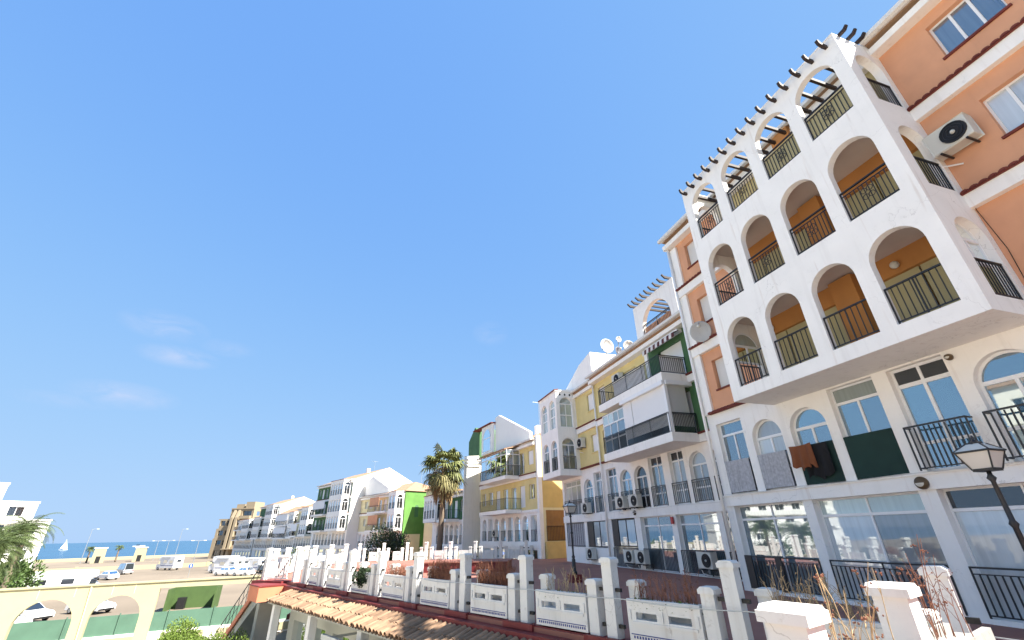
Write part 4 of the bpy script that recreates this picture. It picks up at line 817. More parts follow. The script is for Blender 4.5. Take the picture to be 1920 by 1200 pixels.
# opening with a bamboo screen in the end wall
C1.part('screen_frame', MB().box(sp_, -3.6, -.3, .25, .30, -.9, 1.95), 'cream'); C1.part('bamboo_screen', MB().box(sp_, -3.45, -.55, .301, .33, -.55, 1.75), 'bamboo'); railing(C1, -3.45, -.55, -.55, .55, .36, .14, P=sp_)
C1.part('low_wall', MB().box(sp_, -5, -.35, .33, .5, TZ, -.6), 'ochre')
C1.part('gable_wall', MB().prism(P, [(1.6, 7.9), (9.3, 7.9), (9.3, 11.6), (8.4, 11.7), (1.6, 8.6)], -.6, -.3), 'whiteclean')
window(C1, 9.8, 11.8, 8.2, 10.6, .1, 'a', cols=1, g='glass_blue'); C1.part('roof_arch', MB().wall(P, 9.3, 12.3, 7.95, 11.0, .05, .25, [(9.8, 11.8, 8.2, 10.6, 'a')]), 'white'); drip(C1, 9.2, 14.5, 11.05, -.6, .3)
C1.part('green_block', MB().prism(P, [(14, 7.9), (17.5, 7.9), (17.5, 10.4), (15.5, 11.8), (14, 10.9)], -3.5, -.4), 'green')
aircon(C1.fr.W(8.2, .12, -.2), C1.fr.rz, 'air conditioner on the white wall below the yellow building\'s balconies', .8, .6)
# white end wall and olive facade behind the palm
C2 = far_unit('white gabled building behind the palm tree with olive facade and arched bay', (-5.6, 51.7), -29, LZ-.3, 10.5, 1, 'whiteclean', 'green', boxes=((5.2, 9.6, 0, 1, 4, 'glass_mid'),), balcs=((1.5, 4.6, 0, 'open'),), gable=.8, ridge=.6)
C2.part('tower_wall', MB().prism(C2.side(0), [(.4, LZ-.3), (.4, 8.1), (-4, 8.5), (-4, LZ-.3)], .26, .5), 'white')
for i in range(3): C2.part('cornice', MB().box(C2.side(0), -2.5+i*.5, .42, .5, .62, 7.7-i*.35, 7.82-i*.35), 'white')
C3 = far_unit('lime green end-walled building with cream balconies and white arched bay', (-18.16, 75.86), -44, -4.6, 15.3, 2, 'limegreen', 'cream', boxes=((.0, 2.3, 0, 2, 2, 'glass_dark'),), balcs=((3.2, 9.5, 0, 'orange'), (3.2, 9.5, 1, 'orange')), gable=2.0, endwins=((-2.6, -1.9, 2.8, 4.6),), depth=10, hip=True)
C3.part('end_door', MB().box(C3.side(0), -3.2, -.4, .255, .3, -3.2, .3), 'cream')
C3.part('roof_block', MB().prism(C3.P, [(6, 6.9), (14.8, 6.9), (14.8, 9.4), (12.5, 10.2), (6, 7.6)], -4, -.3), 'whiteclean')  # roof block put near the front to shade the next white end wall
C3.part('shade_block', MB().box(C3.P, -6.0, -2.6, -8.5, -2.4, -4.6, 6.6), 'cream'); C3.part('shade_block_roof', MB().box(C3.P, -6.2, -2.4, -8.7, -2.2, 6.6, 6.85), 'rooftile')  # added block behind the palm, shaped to shade the lime green end wall
C4 = far_unit('white gable building with three-storey arched bay and shaded end wall', (-30.5, 85.7), -44, -4.3, 16, 3, 'whiteclean', 'green', boxes=((0.3, 6.0, 0, 3, 5, 'glass_mid'),), balcs=((8, 14, 0, 'open'), (8, 14, 1, 'blind')), gable=2.6, depth=13, ridge=.55)
C5 = far_unit('white building with two-storey arched bay beyond the white gable', (-44.5, 104.5), -44, -5.0, 11, 2, 'white', 'cream', boxes=((.3, 4.5, 0, 2, 3, 'glass_dark'),), balcs=((6, 10, 0, 'blind'),), gable=1.8)
C6 = far_unit('white building with blinds on its balconies before the second white gable', (-52.6, 115.2), -44, -5.35, 17, 2, 'whiteclean', 'white', boxes=((.2, 3.6, 0, 2, 3, 'glass_dark'),), balcs=((5, 14, 0, 'blind'), (5, 14, 1, 'blind')), gable=2.0)
C7 = far_unit('white gable building with three-storey bays next to the beige block', (-66.5, 131.5), -44, -5.35, 17, 3, 'whiteclean', 'green', boxes=((.3, 6.5, 0, 3, 5, 'glass_mid'), (10, 16, 0, 2, 5, 'glass_dark')), gable=2.2, depth=12, ridge=.5)
C8 = far_unit('white building with dark arches farthest along the row before the beige block', (-79.5, 145.0), -44, -5.6, 20, 2, 'whiteclean', 'white', boxes=((2, 9, 0, 2, 5, 'glass_dark'),), balcs=((11, 18, 0, 'open'), (11, 18, 1, 'open')), gable=1.5, depth=14)
# beige apartment block at the end of the row
D = Bld(Frame((-103, 184), -84, 1), 'apartment_building', 'beige stepped apartment block at the far end of the row by the sea', 'building', 0, 0, GZ, 'apartment buildings in the row'); P = D.P
bw = MB()
for f in range(5):
    c0 = GZ+3.4*f; Lf = (14.5, 14.5, 14.0, 13.2, 9.5)[f]; cols_ = [(.8, 4.6), (8.6, 10.2), (10.9, 13)]
    ws = [(a_, min(b_, Lf-.4), c0+1.0, c0+2.7, 'r') for a_, b_ in cols_ if b_-1 < Lf]
    bw.wall(P, 0, Lf, c0, c0+3.4, 0, .6, ws)
    for a_, b_, c_, d_, k_ in ws: window(D, a_, b_, c_, d_, -.45, cols=2, g='glass_dark', fm='iron', fw=.1)
    D.part('end_wall', MB().wall(D.side(0), -14, 0, c0, c0+3.4, .003, .4, [(-9, -6, c0+1, c0+2.6, 'r'), (-4.5, -2, c0+1, c0+2.6, 'r')]), 'beige')
    for a_, b_ in ((-9, -6), (-4.5, -2)): D.part('end_window', MB().box(D.side(0), a_, b_, -.3, -.25, c0+1, c0+2.6), 'glass_dark')
    if f: D.part('balcony', MB().box(P, .5, 5.0, .003, 1.3, c0-.1, c0+.15).box(P, .5, 5.0, 1.15, 1.3, c0+.15, c0+.95).box(P, .5, .65, .003, 1.15, c0+.15, c0+.95), 'beige')
    D.part('back_wall', MB().box(P, .4, Lf, -14, -13.6, c0, c0+3.4).box(P, Lf-.3, Lf, -13.6, -.61, c0, c0+3.4), 'beige')
D.part('wall', bw, 'beige')
for a_ in (5.4, 7.2): D.part('buttress', MB().prism(lambda t, q, z: P(q, t, z), [(.003, GZ), (2.0, GZ), (1.4, GZ+14), (.003, GZ+17)], a_, a_+1.0), 'beige')
D.part('roof', MB().box(P, 0, 9.5, -13.6, .2, GZ+17, GZ+17.4).box(P, .4, 14.4, -13.6, -.61, GZ+13.3, GZ+13.6), 'beige'); D.part('roof_hut', MB().box(P, .2, 3.8, -6, .0, GZ+17.4, GZ+19.6).box(P, 5, 8.4, -8, -1, GZ+17.4, GZ+18.9), 'beige')
D.part('entrance_canopy', MB().box(P, 1, 8, .003, 3, GZ+3.0, GZ+3.3), 'beige')
#PART4

# ================================================================== LEFT SIDE: arcade, fence, opposite buildings
AR = Frame((-26.1, 30.7), 60.4, 1)      # o outward here is the far side; the camera sees the o<0 face
arc = empty('arcade', AR.W(0, 0, GZ), AR.rz, 'pale yellow arcade wall with round arches in front of the car park', 'arcade')
AP = lambda s, o, z: (s, o, z-GZ)
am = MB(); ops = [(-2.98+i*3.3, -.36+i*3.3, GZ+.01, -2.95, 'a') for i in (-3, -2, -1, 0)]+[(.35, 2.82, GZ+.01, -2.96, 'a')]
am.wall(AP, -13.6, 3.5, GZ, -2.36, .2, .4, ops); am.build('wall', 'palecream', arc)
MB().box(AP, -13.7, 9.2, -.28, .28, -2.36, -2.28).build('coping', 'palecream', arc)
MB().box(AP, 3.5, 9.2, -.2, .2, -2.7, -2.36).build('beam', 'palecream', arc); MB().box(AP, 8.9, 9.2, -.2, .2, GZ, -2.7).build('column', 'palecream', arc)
for s_ in (-2.3, -.65, .07, 1.1, 2.2): MB().box(AP, s_-.012, s_+.012, -.206, -.2, -2.9, -2.4).build('joint', 'cream', arc)
MB().tube([AP(.02, -.24, -2.4), AP(.1, -.24, -3.8), AP(.2, -.24, -6)], .03, 6).build('downpipe', 'cream', arc)
fe = empty('mesh_fence', (-33.5, 30.3, GZ), 0, 'green mesh screened fence on a low white wall behind the arcade', 'fence')
FQ = Frame((-33.5, 30.3), 60.4); FL = 24
def FP(s, o, z): p = FQ.W(s, o, z); return (p.x+33.5, p.y-30.3, z-GZ)
MB().box(FP, 0, FL, -.1, .1, GZ, GZ+.75).build('low_wall', 'white', fe); MB().box(FP, 0, FL, -.015, .015, GZ+.75, GZ+1.85).build('green_mesh', 'meshgreen', fe)
for i in range(10): MB().tube([FP(i*FL/9, -.05, GZ+.7), FP(i*FL/9, -.05, GZ+1.95)], .04, 6).build('fence_post', 'meshgreen', fe)
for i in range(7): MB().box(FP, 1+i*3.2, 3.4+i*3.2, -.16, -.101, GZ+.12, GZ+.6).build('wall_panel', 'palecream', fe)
# lower court floor and its steps
sheet('court', [(-34, 13), (-15, -38), (4, -30), (-3, 5), (-8, 14), (-10.5, 26), (-18, 37), (-36, 29)], GZ+.012, 'courtfloor')
# green skip shelter seen past the arcade
sk = empty('green_shelter', (-33.0, 51.5, GZ), R(20), 'small green sheet-metal enclosure standing in the car park', 'enclosure')
MB().box(ID, -2.0, 2.0, 1.4, 1.5, 0, 1.9).build('back_panel', 'skipgreen', sk); MB().box(ID, -2.1, -2.0, -1.0, 1.5, 0, 1.9).build('side_panel', 'skipgreen', sk); MB().box(ID, 2.0, 2.1, -1.0, 1.5, 0, 1.9).build('side_panel', 'skipgreen', sk)
MB().box(ID, -1.5, -.8, .6, 1.2, 0, 1.0).build('bin', 'black', sk); MB().box(ID, -2.4, 2.4, -2.2, -1.0, 0, .04).build('pad', 'concrete', sk)
# buildings across the court (mostly left of the frame)
def court_house(label, xy, az, L, zt, m, dep=10):
    B = Bld(Frame(xy, az, 1), 'apartment_building', label, 'building', 0, 0, GZ, 'buildings across the court'); P = B.P; n = int((zt-GZ)/3)
    w = MB(); al = []
    for f in range(n):
        c0 = GZ+(zt-GZ)*f/n; c1 = GZ+(zt-GZ)*(f+1)/n; ops = []; x = 1.0
        while x+1.6 < L-.5: ops.append((x, x+1.5, c0+.9, c0+2.3, 'r')); x += 3.2
        w.wall(P, 0, L, c0, c1, 0, .3, ops); al += ops
        B.part('balcony', MB().box(P, .5, L-.5, .003, 1.2, c0-.05, c0+.15).box(P, .5, L-.5, 1.1, 1.2, c0+.15, c0+.95), m) if f else None
    B.part('wall', w, m)
    for i, (a, b, c, d, k) in enumerate(al): window(B, a, b, c, d, -.15, cols=2, g='glass_dark')
    B.part('roof', MB().box(P, -.3, L+.3, -dep, .3, zt, zt+.3), 'rooftile'); B.part('end_wall', MB().box(P, 0, .3, -dep, -.301, GZ, zt).box(P, L-.3, L, -dep, -.301, GZ, zt).box(P, .3, L-.3, -dep, -dep+.3, GZ, zt), m); return B
court_house('cream yellow building with balconies across the court, left of the arcade', (-36.5, 13.5), 160, 62, 11.5, 'courtcream')
# white stepped building at the far left
wb = Bld(Frame((-64.6, 65.5), -140, 1), 'apartment_building', 'white stepped apartment building behind the palms at the far left', 'building', 0, 0, GZ, 'buildings across the court'); P = wb.P
for i, (a, z0, z1) in enumerate(((0, GZ, -3.2), (0, -3.2, -.2), (0, -.2, 2.85), (1.9, 2.85, 5.1), (5.6, 5.1, 7.4), (9.5, 7.4, 9.8))):
    o_ = -.5*i; xs = [a+1.2+k*3.1 for k in range(int((24-a)/3.1))]
    wb.part('wall', MB().wall(P, a, 26, z0, z1, o_, .3, [(x, x+1.5, z1-1.7, z1-.5, 'r') for x in xs]), 'white'); wb.part('end_wall', MB().box(P, a, a+.3, -14, o_-.301, z0, z1), 'white'); wb.part('parapet', MB().box(P, a-.1, 26, -14, o_+.1, z1, z1+.2), 'white')
    for x in xs: window(wb, x, x+1.5, z1-1.7, z1-.5, o_-.15, cols=2, g='glass_dark')
    wb.part('balcony', MB().box(P, a+.8, 25, o_+.003, o_+1.1, z1-2.6, z1-2.45).box(P, a+.8, 25, o_+1.0, o_+1.1, z1-2.45, z1-1.75), 'white')
wb.part('roof_hut', MB().box(P, 7.2, 9.0, -6, -3, 7.6, 8.8), 'white'); wb.part('back_wall', MB().box(P, 0, 26, -14.3, -14, GZ, 2.85).box(P, 25.7, 26, -14, -3, GZ, 9), 'white')

# ================================================================== VEGETATION
rnd = random.Random(3)
def leaf_quad(mb, c, d, n, L, w):
    d = d.normalized(); s_ = d.cross(n).normalized()*w*.5; mb.add([c-s_*.3, c+d*L*.5-s_, c+d*L, c+d*L*.5+s_], [(0, 1, 2, 3)])
def bush(name, label, cat, loc, rx, ry, rz_, n, m, leaf=.12, lumps=9, group=None, trunk=True):
    root = empty(name, loc, 0, label, cat, group); mb = MB(); cs = [(Vector((rnd.uniform(-.55, .55)*rx, rnd.uniform(-.55, .55)*ry, rz_*rnd.uniform(.45, .75))), rnd.uniform(.38, .6)) for _ in range(lumps)]
    for i in range(n):
        c, r = rnd.choice(cs); v = Vector((rnd.gauss(0, 1), rnd.gauss(0, 1), rnd.gauss(0, 1))).normalized(); k = rnd.uniform(.72, 1.06)
        p = c+Vector((v.x*rx*r*k, v.y*ry*r*k, v.z*rz_*r*.85*k))
        if p.z < .02: continue
        d = (v+Vector((rnd.uniform(-1, 1), rnd.uniform(-1, 1), rnd.uniform(-.4, 1)))*.9); leaf_quad(mb, p, d, Vector((rnd.uniform(-1, 1), rnd.uniform(-1, 1), rnd.uniform(-1, 1))), leaf*rnd.uniform(.7, 1.3), leaf*.55)
    mb.build('crown', m, root)
    if trunk:
        t = MB()
        for i in range(5): a = i*1.26; t.tube([(0, 0, 0), (.15*rx*math.cos(a), .15*ry*math.sin(a), rz_*.3), (.4*rx*math.cos(a), .4*ry*math.sin(a), rz_*.7)], .05, 5, r2=.012)
        t.build('trunk', 'bark', root)
    return root
def fan_palm(loc, H, label):
    root = empty('fan_palm', loc, 0, label, 'palm tree'); pts = [(.25*math.sin(z/H*1.6), .1*math.sin(z/H*2.2), z) for z in [H*i/10 for i in range(11)]]
    MB().tube(pts, .30, 10, r2=.20).build('trunk', 'bark', root, True); top = Vector(pts[-1])
    def frond(mb, a, el, L, droop, fan, seg=13):
        d = Vector((math.cos(a)*math.cos(el), math.sin(a)*math.cos(el), math.sin(el))); side = Vector((-math.sin(a), math.cos(a), 0)); upv = d.cross(side)*-1
        base = top+Vector((0, 0, rnd.uniform(-.3, .3))); tip = base+d*L; tip.z -= droop*.4*L; mb.tube([base, base+d*L*.55+Vector((0, 0, -.05*L*droop)), tip], .022, 4, r2=.012)
        for i in range(seg):
            t = (i/(seg-1)-.5)*R(210); dd = d*math.cos(t)+side*math.sin(t); mid = tip+dd*fan*.55+Vector((0, 0, -.12*droop*fan)); end = tip+dd*fan*rnd.uniform(.9, 1.1)+Vector((0, 0, -(.35+.5*droop)*fan*rnd.uniform(.6, 1.2)))
            w = upv.cross(dd).normalized()*fan*.075; mb.add([tip, mid-w, end, mid+w], [(0, 1, 2, 3)])
    g = MB()
    for i in range(58): frond(g, rnd.uniform(0, 6.283), R(rnd.uniform(-30, 72)), rnd.uniform(1.1, 1.75), rnd.uniform(.2, .8), rnd.uniform(.95, 1.25))
    g.build('crown', 'palmleaf', root); y = MB()
    for i in range(30): frond(y, rnd.uniform(0, 6.283), R(rnd.uniform(-65, -10)), rnd.uniform(1.1, 1.6), rnd.uniform(.7, 1.1), rnd.uniform(.9, 1.2))
    y.build('lower_fronds', 'palmold', root); b = MB()
    for i in range(120):
        a = rnd.uniform(0, 6.283); z = rnd.uniform(.1, 3.6); p = top+Vector((.25*math.cos(a), .25*math.sin(a), -z*.62)); r_ = (1.5-1.0*z/3.6)*rnd.uniform(.8, 1.15)
        q = p+Vector((r_*math.cos(a)*.8, r_*math.sin(a)*.8, -.7)); e_ = q+Vector((.05*math.cos(a), .05*math.sin(a), -rnd.uniform(.7, 1.2))); b.tube([p, q], .02, 4)
        for k in range(6):
            t = rnd.uniform(-.5, .5); s_ = Vector((-math.sin(a), math.cos(a), 0))*t; b.add([q, q+s_*.6+Vector((0, 0, -.4)), e_+s_*.7, q+s_*.6+Vector((.06, .06, -.45))], [(0, 1, 2, 3)])
    b.build('dry_skirt', 'palmdry', root); return root
def date_palm(loc, H, label, nf=42, L=3.2, lean=0.):
    root = empty('date_palm', loc, 0, label, 'palm tree', 'date palms at the left'); pts = [(lean*(z/H)**2, 0, z) for z in [H*i/8 for i in range(9)]]
    MB().tube(pts, .28, 9, r2=.2).build('trunk', 'bark', root, True); top = Vector(pts[-1]); g = MB()
    for i in range(nf):
        a = i*2.399+rnd.uniform(-.2, .2); el = R(rnd.uniform(-5, 80)); ln = L*rnd.uniform(.8, 1.1); P_ = []
        d = Vector((math.cos(a), math.sin(a), 0)); x, z, th = 0., 0., el
        for k in range(11): P_.append(top+d*x+Vector((0, 0, z))); x += math.cos(th)*ln/10; z += math.sin(th)*ln/10; th -= R(10)
        g.tube(P_, .03, 4, r2=.006); s_ = Vector((-d.y, d.x, 0))
        for k in range(1, 10):
            for sub in (0, .33, .66):
                p = P_[k].lerp(P_[min(k+1, 10)], sub); t = (P_[min(k+1, 10)]-P_[k-1]).normalized()
                for sg in (-1, 1):
                    dd = (t*.7+s_*sg+Vector((0, 0, -.25))).normalized(); l_ = .5*(1-.55*abs(k/10-.4)); w = t*.02; g.add([p-w, p+dd*l_*.6-w*1.2, p+dd*l_+Vector((0, 0, -.08)), p+dd*l_*.6+w*1.2], [(0, 1, 2, 3)])
    g.build('crown', 'dateleaf', root); return root
fan_palm((-7.45, 46.0, LZ-.9), 11.0, 'tall fan palm with brown skirt of dead fronds in front of the white gabled building')
date_palm((-37.6, 34.4, GZ), 5.4, 'date palm with arching fronds at the left edge, nearest of the palms', 80, 3.1)
date_palm((-45.4, 42.6, GZ), 6.4, 'date palm in the middle of the three at the left edge', 80, 2.9)
date_palm((-52, 50.5, GZ), 7.6, 'date palm standing before the white building at the far left', 40, 3.2)
bush('shrub', 'dense green shrubs under the palms at the left edge', 'shrub', (-46.4, 43.0, GZ), 2.3, 2.3, 4.2, 7500, 'leaf', .28, 10, 'shrubs')
bush('shrub', 'tall dark green hedge behind the date palms at the left edge', 'shrub', (-54, 52, GZ), 2.6, 2.6, 4.6, 6000, 'leaf', .32, 10, 'shrubs')
bush('clipped_bush', 'rounded bright green bush at the foot of the stairs, larger one', 'bush', (-14.3, 22.5, GZ), 1.4, 1.3, 2.62, 40000, 'hedge', .08, 16, 'bright green bushes')
bush('clipped_bush', 'rounded bright green bush at the foot of the stairs, lower one on the right', 'bush', (-12.65, 22.2, GZ), 1.0, 1.0, 2.3, 20000, 'hedge', .08, 10, 'bright green bushes')
bush('tree', 'dark green round tree behind the far balustrade', 'tree', (-13.2, 50, LZ-.9), 2.7, 2.4, 4.7, 9000, 'bushdark', .2, 12, None)
bush('shrub', 'yellow green shrub beyond the far left balustrade', 'shrub', (-21.5, 48, LZ-.9), 1.6, 1.5, 3.2, 3000, 'hedge', .2, 8, 'shrubs')
bush('shrub', 'small dark shrub hanging out of the balustrade planter', 'shrub', tuple(BAL.W(8.15, .15, -1.75)), .5, .42, .72, 2500, 'bushdark', .07, 7, 'shrubs', trunk=False)
# dried plants in the planters
def dry(loc, rz, L, W_, n, h, label, m, heads=0, green=0):
    root = empty('dried_plant', loc, rz, label, 'dried plant', 'dried plants in the planters'); mb = MB(); hd = MB()
    for i in range(n):
        x, y = rnd.uniform(-L/2, L/2), rnd.uniform(-W_/2, W_/2); H = h*rnd.uniform(.35, 1.05); lx, ly = rnd.gauss(0, .13)*H, rnd.gauss(0, .13)*H; r_ = .006 if not heads else .0055
        pts = [(x, y, 0), (x+lx*.3+rnd.uniform(-.02, .02), y+ly*.3, H*.35), (x+lx*.7, y+ly*.7+rnd.uniform(-.02, .02), H*.7), (x+lx*1.2, y+ly*1.2, H)]; mb.tube(pts, r_, 4, r2=r_*.5)
        for b in range(3 if heads else 2):
            q = Vector(pts[2 if b else 1]); e_ = q+Vector((rnd.uniform(-.16, .16), rnd.uniform(-.16, .16), rnd.uniform(.05, .25)))*h; mb.tube([q, (q+e_)/2+Vector((0, 0, .02)), e_], r_*.6, 3, r2=r_*.3)
            if heads:
                for k in range(5 if rnd.random() < .45 else 1): hd.ball(tuple(e_+Vector((rnd.uniform(-.022, .022), rnd.uniform(-.022, .022), rnd.uniform(-.012, .012)))), rnd.uniform(.005, .011), 5, 3)
        for k in range(0 if heads else 4):
            t = rnd.uniform(.3, 1); q = Vector((x+lx*t, y+ly*t, H*t)); leaf_quad(mb, q, Vector((rnd.uniform(-1, 1), rnd.uniform(-1, 1), rnd.uniform(-.3, 1))), Vector((rnd.random(), rnd.random(), rnd.random())), .05, .02)
    tag(mb.build('stalks', m, root), kind='stuff')
    if heads: tag(hd.build('seed_heads', 'redstalk', root), kind='stuff')
    if green:
        g = MB()
        for i in range(green):
            p = Vector((rnd.uniform(-L/2, L/2), rnd.uniform(-W_/2, W_/2)+.08, rnd.uniform(-.06, .1))); leaf_quad(g, p, Vector((rnd.uniform(-1, 1), rnd.uniform(-.3, 1), rnd.uniform(-.6, 1))), Vector((rnd.random(), rnd.random(), rnd.random())), .06, .025)
        g.build('leaves', 'hedge', root)
    return root
pc = [((a+b)/2, lb, m, n, h, gr) for (a, b), lb, m, n, h, gr in zip([(a+.67, b-.3) for a, b in zip(G1, G1[1:])], ['tangle of thin dry twigs in the planter nearest the corner', 'dry twigs with clumps of yellow green succulents in the third planter from the corner', 'few dry curled stems in the planter before the middle street lamp', 'dense reddish dry stalks in the planter left of the lamp', 'tall reddish brown dry grass in the middle planter', 'low dry grass in the planter right of the hanging shrub', None, None, None], ['drystalk', 'redstalk', 'drystalk', 'redstalk', 'redstalk', 'redstalk', '', '', ''], [60, 60, 30, 260, 220, 160, 0, 0, 0], [.7, .6, .55, .62, .62, .42, 0, 0, 0], [0, 900, 300, 0, 0, 0, 0, 0, 0])]
for s_, lb, m_, n_, h_, gr in pc:
    if lb: dry(tuple(BAL.W(s_, -.08, -1.22)), BAL.rz, 1.3, .26, n_, h_, lb, m_, 0, gr)
dry(tuple(RET.W(3.2, 0, -1.02)), RET.rz, 1.4, .3, 16, .75, 'pale branching dry stems between the two nearest pillars', 'drystalk', 1)
dry(tuple(RET.W(1.3, .05, -1.02)), RET.rz, .7, .3, 14, .9, 'tall dark dry stems with seed heads beside the corner pillar', 'redstalk', 1)

# ================================================================== VEHICLES
def wheel(root, x, y, r, w=.2):
    t = MB().loft([[(x+r*k*math.cos(i*math.pi/8), y+yy, r+r*k*math.sin(i*math.pi/8)) for i in range(16)] for k, yy in ((.9, -w/2), (1, -w/3), (1, w/3), (.9, w/2))]).build('wheel', 'rubber', root, True)
    MB().loft([[(x+r*.6*math.cos(i*math.pi/6), y+yy, r+r*.6*math.sin(i*math.pi/6)) for i in range(12)] for yy in (-w/2-.01, w/2+.01)]).build('rim', 'metal', t)
def car(loc, rz, label, m, L=4.2, W=1.75, H=1.48, van=False):
    root = empty('parked_car', loc, rz, label, 'car', 'parked cars'); hl, hw = L/2, W/2
    low_ = [(-hl, .3), (-hl+.03, .75), (-hl+.15, .92)]+([(hl-1.15, 1.0)] if van else [(-hl+.5, .95), (hl-1.25, .95)])+[(hl-.25, .82), (hl, .66), (hl, .3)]
    pr = lambda k: [(x, -hw*k, z) for x, z in low_]
    b = MB().loft([[(x, y, z*(1 if abs(y) < hw-.1 else .98)) for x, z in low_] for y in (-hw, -hw+.12, hw-.12, hw)]); o_ = b.build('body', m, root, False); md = o_.modifiers.new('bevel', 'BEVEL'); md.width = .05; md.segments = 2
    cab = [(-hl+.12, .93), (-hl+.3, H-.06), (-hl+.6, H), (hl-2.0, H), (hl-1.7, H-.06), (hl-.95, .93)] if van else [(-hl+.35, .94), (-hl+.85, H-.05), (-hl+1.2, H), (hl-2.05, H), (hl-1.85, H-.04), (hl-1.15, .94)]
    c = MB(); c.loft([[(x, y*(1 if z < 1 else .84), z) for x, z in cab] for y in (-hw+.06, hw-.06)]); o_ = c.build('cabin', m, root); md = o_.modifiers.new('bevel', 'BEVEL'); md.width = .04; md.segments = 2
    z0, z1 = 1.0, H-.12; x0, x1 = cab[0][0]+.3, cab[-1][0]-.35; xm = (x0+x1)/2
    f = lambda z: hw-.055-(hw-.06)*.16*(z-.94)/(H-.94)
    for s_ in (-1, 1):
        for a, b_ in ((x0, xm-.04), (xm+.04, x1)):
            k = MB(); sh = .28; k.add([(a, s_*(f(z0)+.012), z0), (b_, s_*(f(z0)+.012), z0), (b_-(sh if b_ > xm else 0), s_*(f(z1)+.012), z1), (a+(sh if a < xm and not van else 0), s_*(f(z1)+.012), z1)], [(0, 1, 2, 3)]); k.build('side_window', 'glass_dark', root)
    for (p, q, nm, sg) in ((cab[-1], cab[-2], 'windscreen', 1), (cab[0], cab[1], 'rear_window', -1)):
        k = MB(); k.add([(p[0]+sg*.012, -hw*.8, p[1]+.05), (p[0]+sg*.012, hw*.8, p[1]+.05), (q[0]+sg*.03, hw*.68, q[1]), (q[0]+sg*.03, -hw*.68, q[1])], [(0, 1, 2, 3)]); k.build(nm, 'glass_dark', root)
    for s_ in (-1, 1):
        MB().box(ID, hl-.04, hl+.012, s_*hw*.62-.16, s_*hw*.62+.16, .58, .7).build('headlight', 'lampglass', root); MB().box(ID, -hl-.012, -hl+.05, s_*hw*.78-.1, s_*hw*.78+.1, .65, .85).build('tail_light', 'signred', root)
        for x in (-hl+.75, hl-.8): wheel(root, x, s_*(hw-.08), .31)
    MB().box(ID, hl-.02, hl+.03, -hw*.85, hw*.85, .3, .45).build('bumper', 'black', root); return root
def motorhome(loc, rz, label, L=6.6, W=2.2, H=2.9):
    root = empty('motorhome', loc, rz, label, 'motorhome', 'motorhomes in the car park'); hl, hw = L/2, W/2
    pr = [(-hl, .45), (-hl+.02, H-.1), (-hl+.12, H), (hl-1.6, H), (hl-.85, H-.15), (hl-.75, H-.75), (hl-1.35, H-.95), (hl-1.55, .45)]
    o_ = MB().loft([[(x, y, z) for x, z in pr] for y in (-hw, hw)]).build('living_box', 'carwhite', root); md = o_.modifiers.new('bevel', 'BEVEL'); md.width = .06; md.segments = 2
    cb_ = [(hl-1.7, .35), (hl-1.7, H-.95), (hl-1.25, H-.95), (hl-.55, 1.35), (hl-.08, 1.15), (hl, .9), (hl, .35)]
    o_ = MB().loft([[(x, y, z) for x, z in cb_] for y in (-hw*.88, hw*.88)]).build('cab', 'carwhite', root); md = o_.modifiers.new('bevel', 'BEVEL'); md.width = .06; md.segments = 2
    k = MB(); k.add([(hl-.58, -hw*.78, 1.4), (hl-.58, hw*.78, 1.4), (hl-1.2, hw*.74, H-1.0), (hl-1.2, -hw*.74, H-1.0)], [(0, 1, 2, 3)]); k.v = [(x+.03, y, z+.02) for x, y, z in k.v]; k.build('windscreen', 'glass_dark', root)
    for s_ in (-1, 1):
        for a, b, c, d in ((-hl+.5, -hl+1.6, 1.5, 2.1), (-.6, .6, 1.5, 2.1)): MB().box(ID, a, b, s_*hw-.01 if s_ > 0 else -hw-.015, s_*hw+.015 if s_ > 0 else -hw+.01, c, d).build('side_window', 'glass_dark', root)
        MB().box(ID, hl-1.55, hl-.75, *sorted((s_*hw*.88, s_*(hw*.88+.012))), 1.25, H-1.05).build('door_window', 'glass_dark', root); MB().box(ID, -hl+.2, hl-1.8, *sorted((s_*hw, s_*(hw+.008))), .95, 1.05).build('stripe', 'bluetile', root)
        for x in (-hl+1.3, hl-.85): wheel(root, x, s_*(hw-.2), .34)
        MB().box(ID, hl-.02, hl+.015, s_*hw*.62-.15, s_*hw*.62+.15, .75, .92).build('headlight', 'lampglass', root)
    MB().tube([(-1.5, hw+.08, H-.18), (1.5, hw+.08, H-.18)], .07, 8).build('awning_roll', 'metal', root); MB().box(ID, -hl-.02, -hl+.01, -.5, .5, 1.7, 2.2).build('rear_window', 'glass_dark', root); return root
car((-84.8, 106.4, GZ), R(150), 'silver van parked alone in the middle of the car park', 'carsilver', 4.6, 1.85, 2.1, True)
motorhome((-83.8, 118.3, GZ), R(160), 'white motorhome parked beside the sea wall, right of the silver van', 6.2)
motorhome((-61.5, 104, GZ), R(165), 'large white motorhome in front of the beige block, second from the left', 7.0)
motorhome((-67.8, 113.5, GZ), R(165), 'white motorhome leftmost of the group before the beige block', 6.2)
motorhome((-56.5, 104.5, GZ), R(160), 'white motorhome at the right end of the group before the beige block', 6.6, 2.2, 2.7)
motorhome((-58.5, 64.8, GZ), R(40), 'white motorhome seen over the arcade wall at the left', 7.2, 2.3, 3.0)
car((-76, 92, GZ), R(155), 'white car parked left of the silver van', 'carwhite', 4.2, 1.75, 1.45)
car((-71, 117, GZ), R(160), 'silver car parked beside the sea wall motorhome', 'carsilver', 4.2, 1.75, 1.45)
car((-57.2, 97, GZ), R(165), 'white car parked before the motorhomes near the stairs', 'carwhite', 4.2, 1.75, 1.45)
car((-52.5, 95, GZ), R(165), 'white hatchback parked nearest the stairs', 'carwhite', 4.0, 1.75, 1.5)
